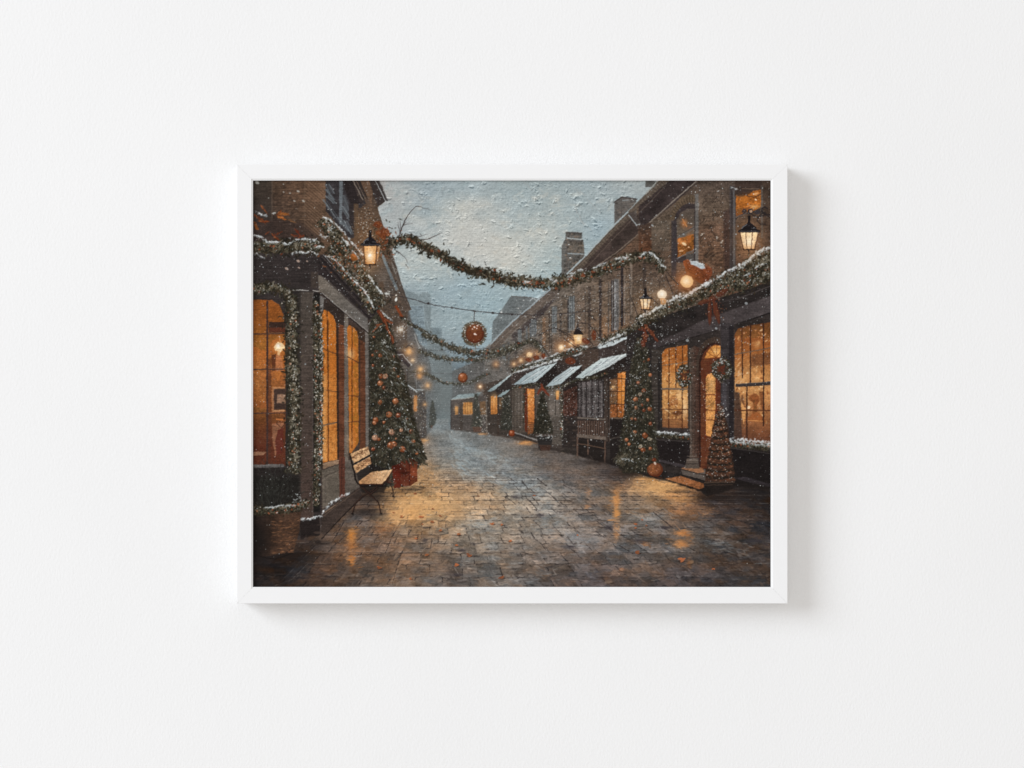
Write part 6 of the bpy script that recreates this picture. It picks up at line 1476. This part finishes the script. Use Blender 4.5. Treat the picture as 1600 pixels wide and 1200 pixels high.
def rail(k):
    """one mitred moulding, 45 degree ends; profile runs from wall to rabbet"""
    e = .5                                             # eased outer arris
    prof = [(corners(OX0, OX1, OY0, OY1), .0012), (corners(OX0, OX1, OY0, OY1), FZ - e * U), (corners(OX0 + e, OX1 - e, OY0 + e, OY1 - e), FZ),
            (corners(IX0, IX1, IY0, IY1), FZ), (corners(IX0 + .6, IX1 - .6, IY0 + .6, IY1 - .6), FZ - .0003), (corners(SX0, SX1, SY0, SY1), FZ - .0007), (corners(SX0, SX1, SY0, SY1), ZS),
            (corners(SX0 - 8, SX1 + 8, SY0 - 8, SY1 + 8), ZS), (corners(SX0 - 8, SX1 + 8, SY0 - 8, SY1 + 8), .0012)]
    bm = bmesh.new(); ring = []
    g = .00003                                         # hairline at the mitre
    for end in (0, 1):
        row = []
        for (c, z) in prof:
            px, py = c[(k + end) % 4]
            kk = 1.
            x, y = (px - CXP) * U * kk, (CYP - py) * U * kk
            if FZ - .0015 > z > .0015:
                x, y, _ = at(px, py, z)
            if k in (0, 2):
                x += g * (1 if (end == 0) == (k == 0) else -1)
            else:
                y += g * (-1 if (end == 0) == (k == 1) else 1)
            row.append(bm.verts.new((x, y, z)))
        ring.append(row)
    n = len(prof)
    for i in range(n):
        j = (i + 1) % n
        bm.faces.new((ring[0][i], ring[0][j], ring[1][j], ring[1][i]))
    bm.faces.new(ring[0][::-1]); bm.faces.new(ring[1])
    bmesh.ops.recalc_face_normals(bm, faces=bm.faces)
    return mesh_obj("frame_rail", bm, M_LAC, pic)


for k in range(4):
    rail(k)

# backing card behind the print
bm = bmesh.new()
ax, ay, _ = at(SX0 - 7, SY0 - 7, ZP); bx_, by_, _ = at(SX1 + 7, SY1 + 7, ZP)
bmesh.ops.create_cube(bm, size=1)
for v in bm.verts:
    v.co.x = ax if v.co.x < 0 else bx_
    v.co.y = by_ if v.co.y < 0 else ay
    v.co.z = ZP - .0045 if v.co.z < 0 else ZP - .0012
mesh_obj("backing_card", bm, M_CARD, pic)

# the print: a fine sheet whose points carry the paint
cv = paint()
px = X0 + (np.arange(W) + .5) / S; py = Y0 + (np.arange(H) + .5) / S
kz = (CAMD + FZ - ZP) / CAMD
gx, gy = np.meshgrid((px - CXP) * U * kz, (CYP - py) * U * kz)
lumi = cv.mean(-1) / 255.
co = np.stack([gx, gy, ZP + .00006 * (lumi - .5)], -1).reshape(-1, 3).astype(np.float32)
me = bpy.data.meshes.new("print")
nv = W * H; nf = (W - 1) * (H - 1)
idx = np.arange(nv).reshape(H, W)
fa = np.stack([idx[1:, :-1], idx[1:, 1:], idx[:-1, 1:], idx[:-1, :-1]], -1).reshape(-1)
me.vertices.add(nv); me.vertices.foreach_set("co", co.reshape(-1))
me.loops.add(nf * 4); me.loops.foreach_set("vertex_index", fa.astype(np.int32))
me.polygons.add(nf); me.polygons.foreach_set("loop_start", np.arange(0, nf * 4, 4, dtype=np.int32))
me.update(calc_edges=True)
c = np.clip(cv / 255., 0, 1)
lin_ = np.where(c <= .04045, c / 12.92, ((c + .055) / 1.055) ** 2.4) * PRINT_GAIN
ca = me.color_attributes.new("paint", 'FLOAT_COLOR', 'POINT')
ca.data.foreach_set("color", np.concatenate([lin_.reshape(-1, 3), np.ones((nv, 1))], -1).astype(np.float32).reshape(-1))
me.polygons.foreach_set("use_smooth", np.ones(nf, bool))
me.materials.append(M_PRINT)
pr = bpy.data.objects.new("print", me); scene.collection.objects.link(pr); pr.parent = pic

# ------------------------------------------------------------------ light
w = bpy.data.worlds.new("World"); scene.world = w; w.use_nodes = True
bg = w.node_tree.nodes["Background"]; bg.inputs[0].default_value = (1.0, .970, .942, 1); bg.inputs[1].default_value = WORLD


def area(name, loc, size, power, col):
    l = bpy.data.lights.new(name, 'AREA'); l.shape = 'DISK'; l.size = size; l.energy = power; l.color = col
    o = bpy.data.objects.new(name, l); o.location = loc; scene.collection.objects.link(o)
    from mathutils import Vector
    o.rotation_euler = (Vector((0, 0, 0)) - Vector(loc)).to_track_quat('-Z', 'Y').to_euler()
    return o


area("window_light", KEY_LOC, KEY_SIZE, KEY, (.945, 1.005, 1.08))

cam = bpy.data.cameras.new("camera"); co_ = bpy.data.objects.new("camera", cam)
scene.collection.objects.link(co_); co_.location = (0, 0, FZ + CAMD)
cam.sensor_width = 36; cam.lens = 36 * CAMD / (1600 * U); cam.clip_end = 50; cam.clip_start = .05
scene.camera = co_
scene.view_settings.view_transform = 'Standard'; scene.view_settings.look = 'None'; scene.view_settings.exposure = 0; scene.view_settings.gamma = 1
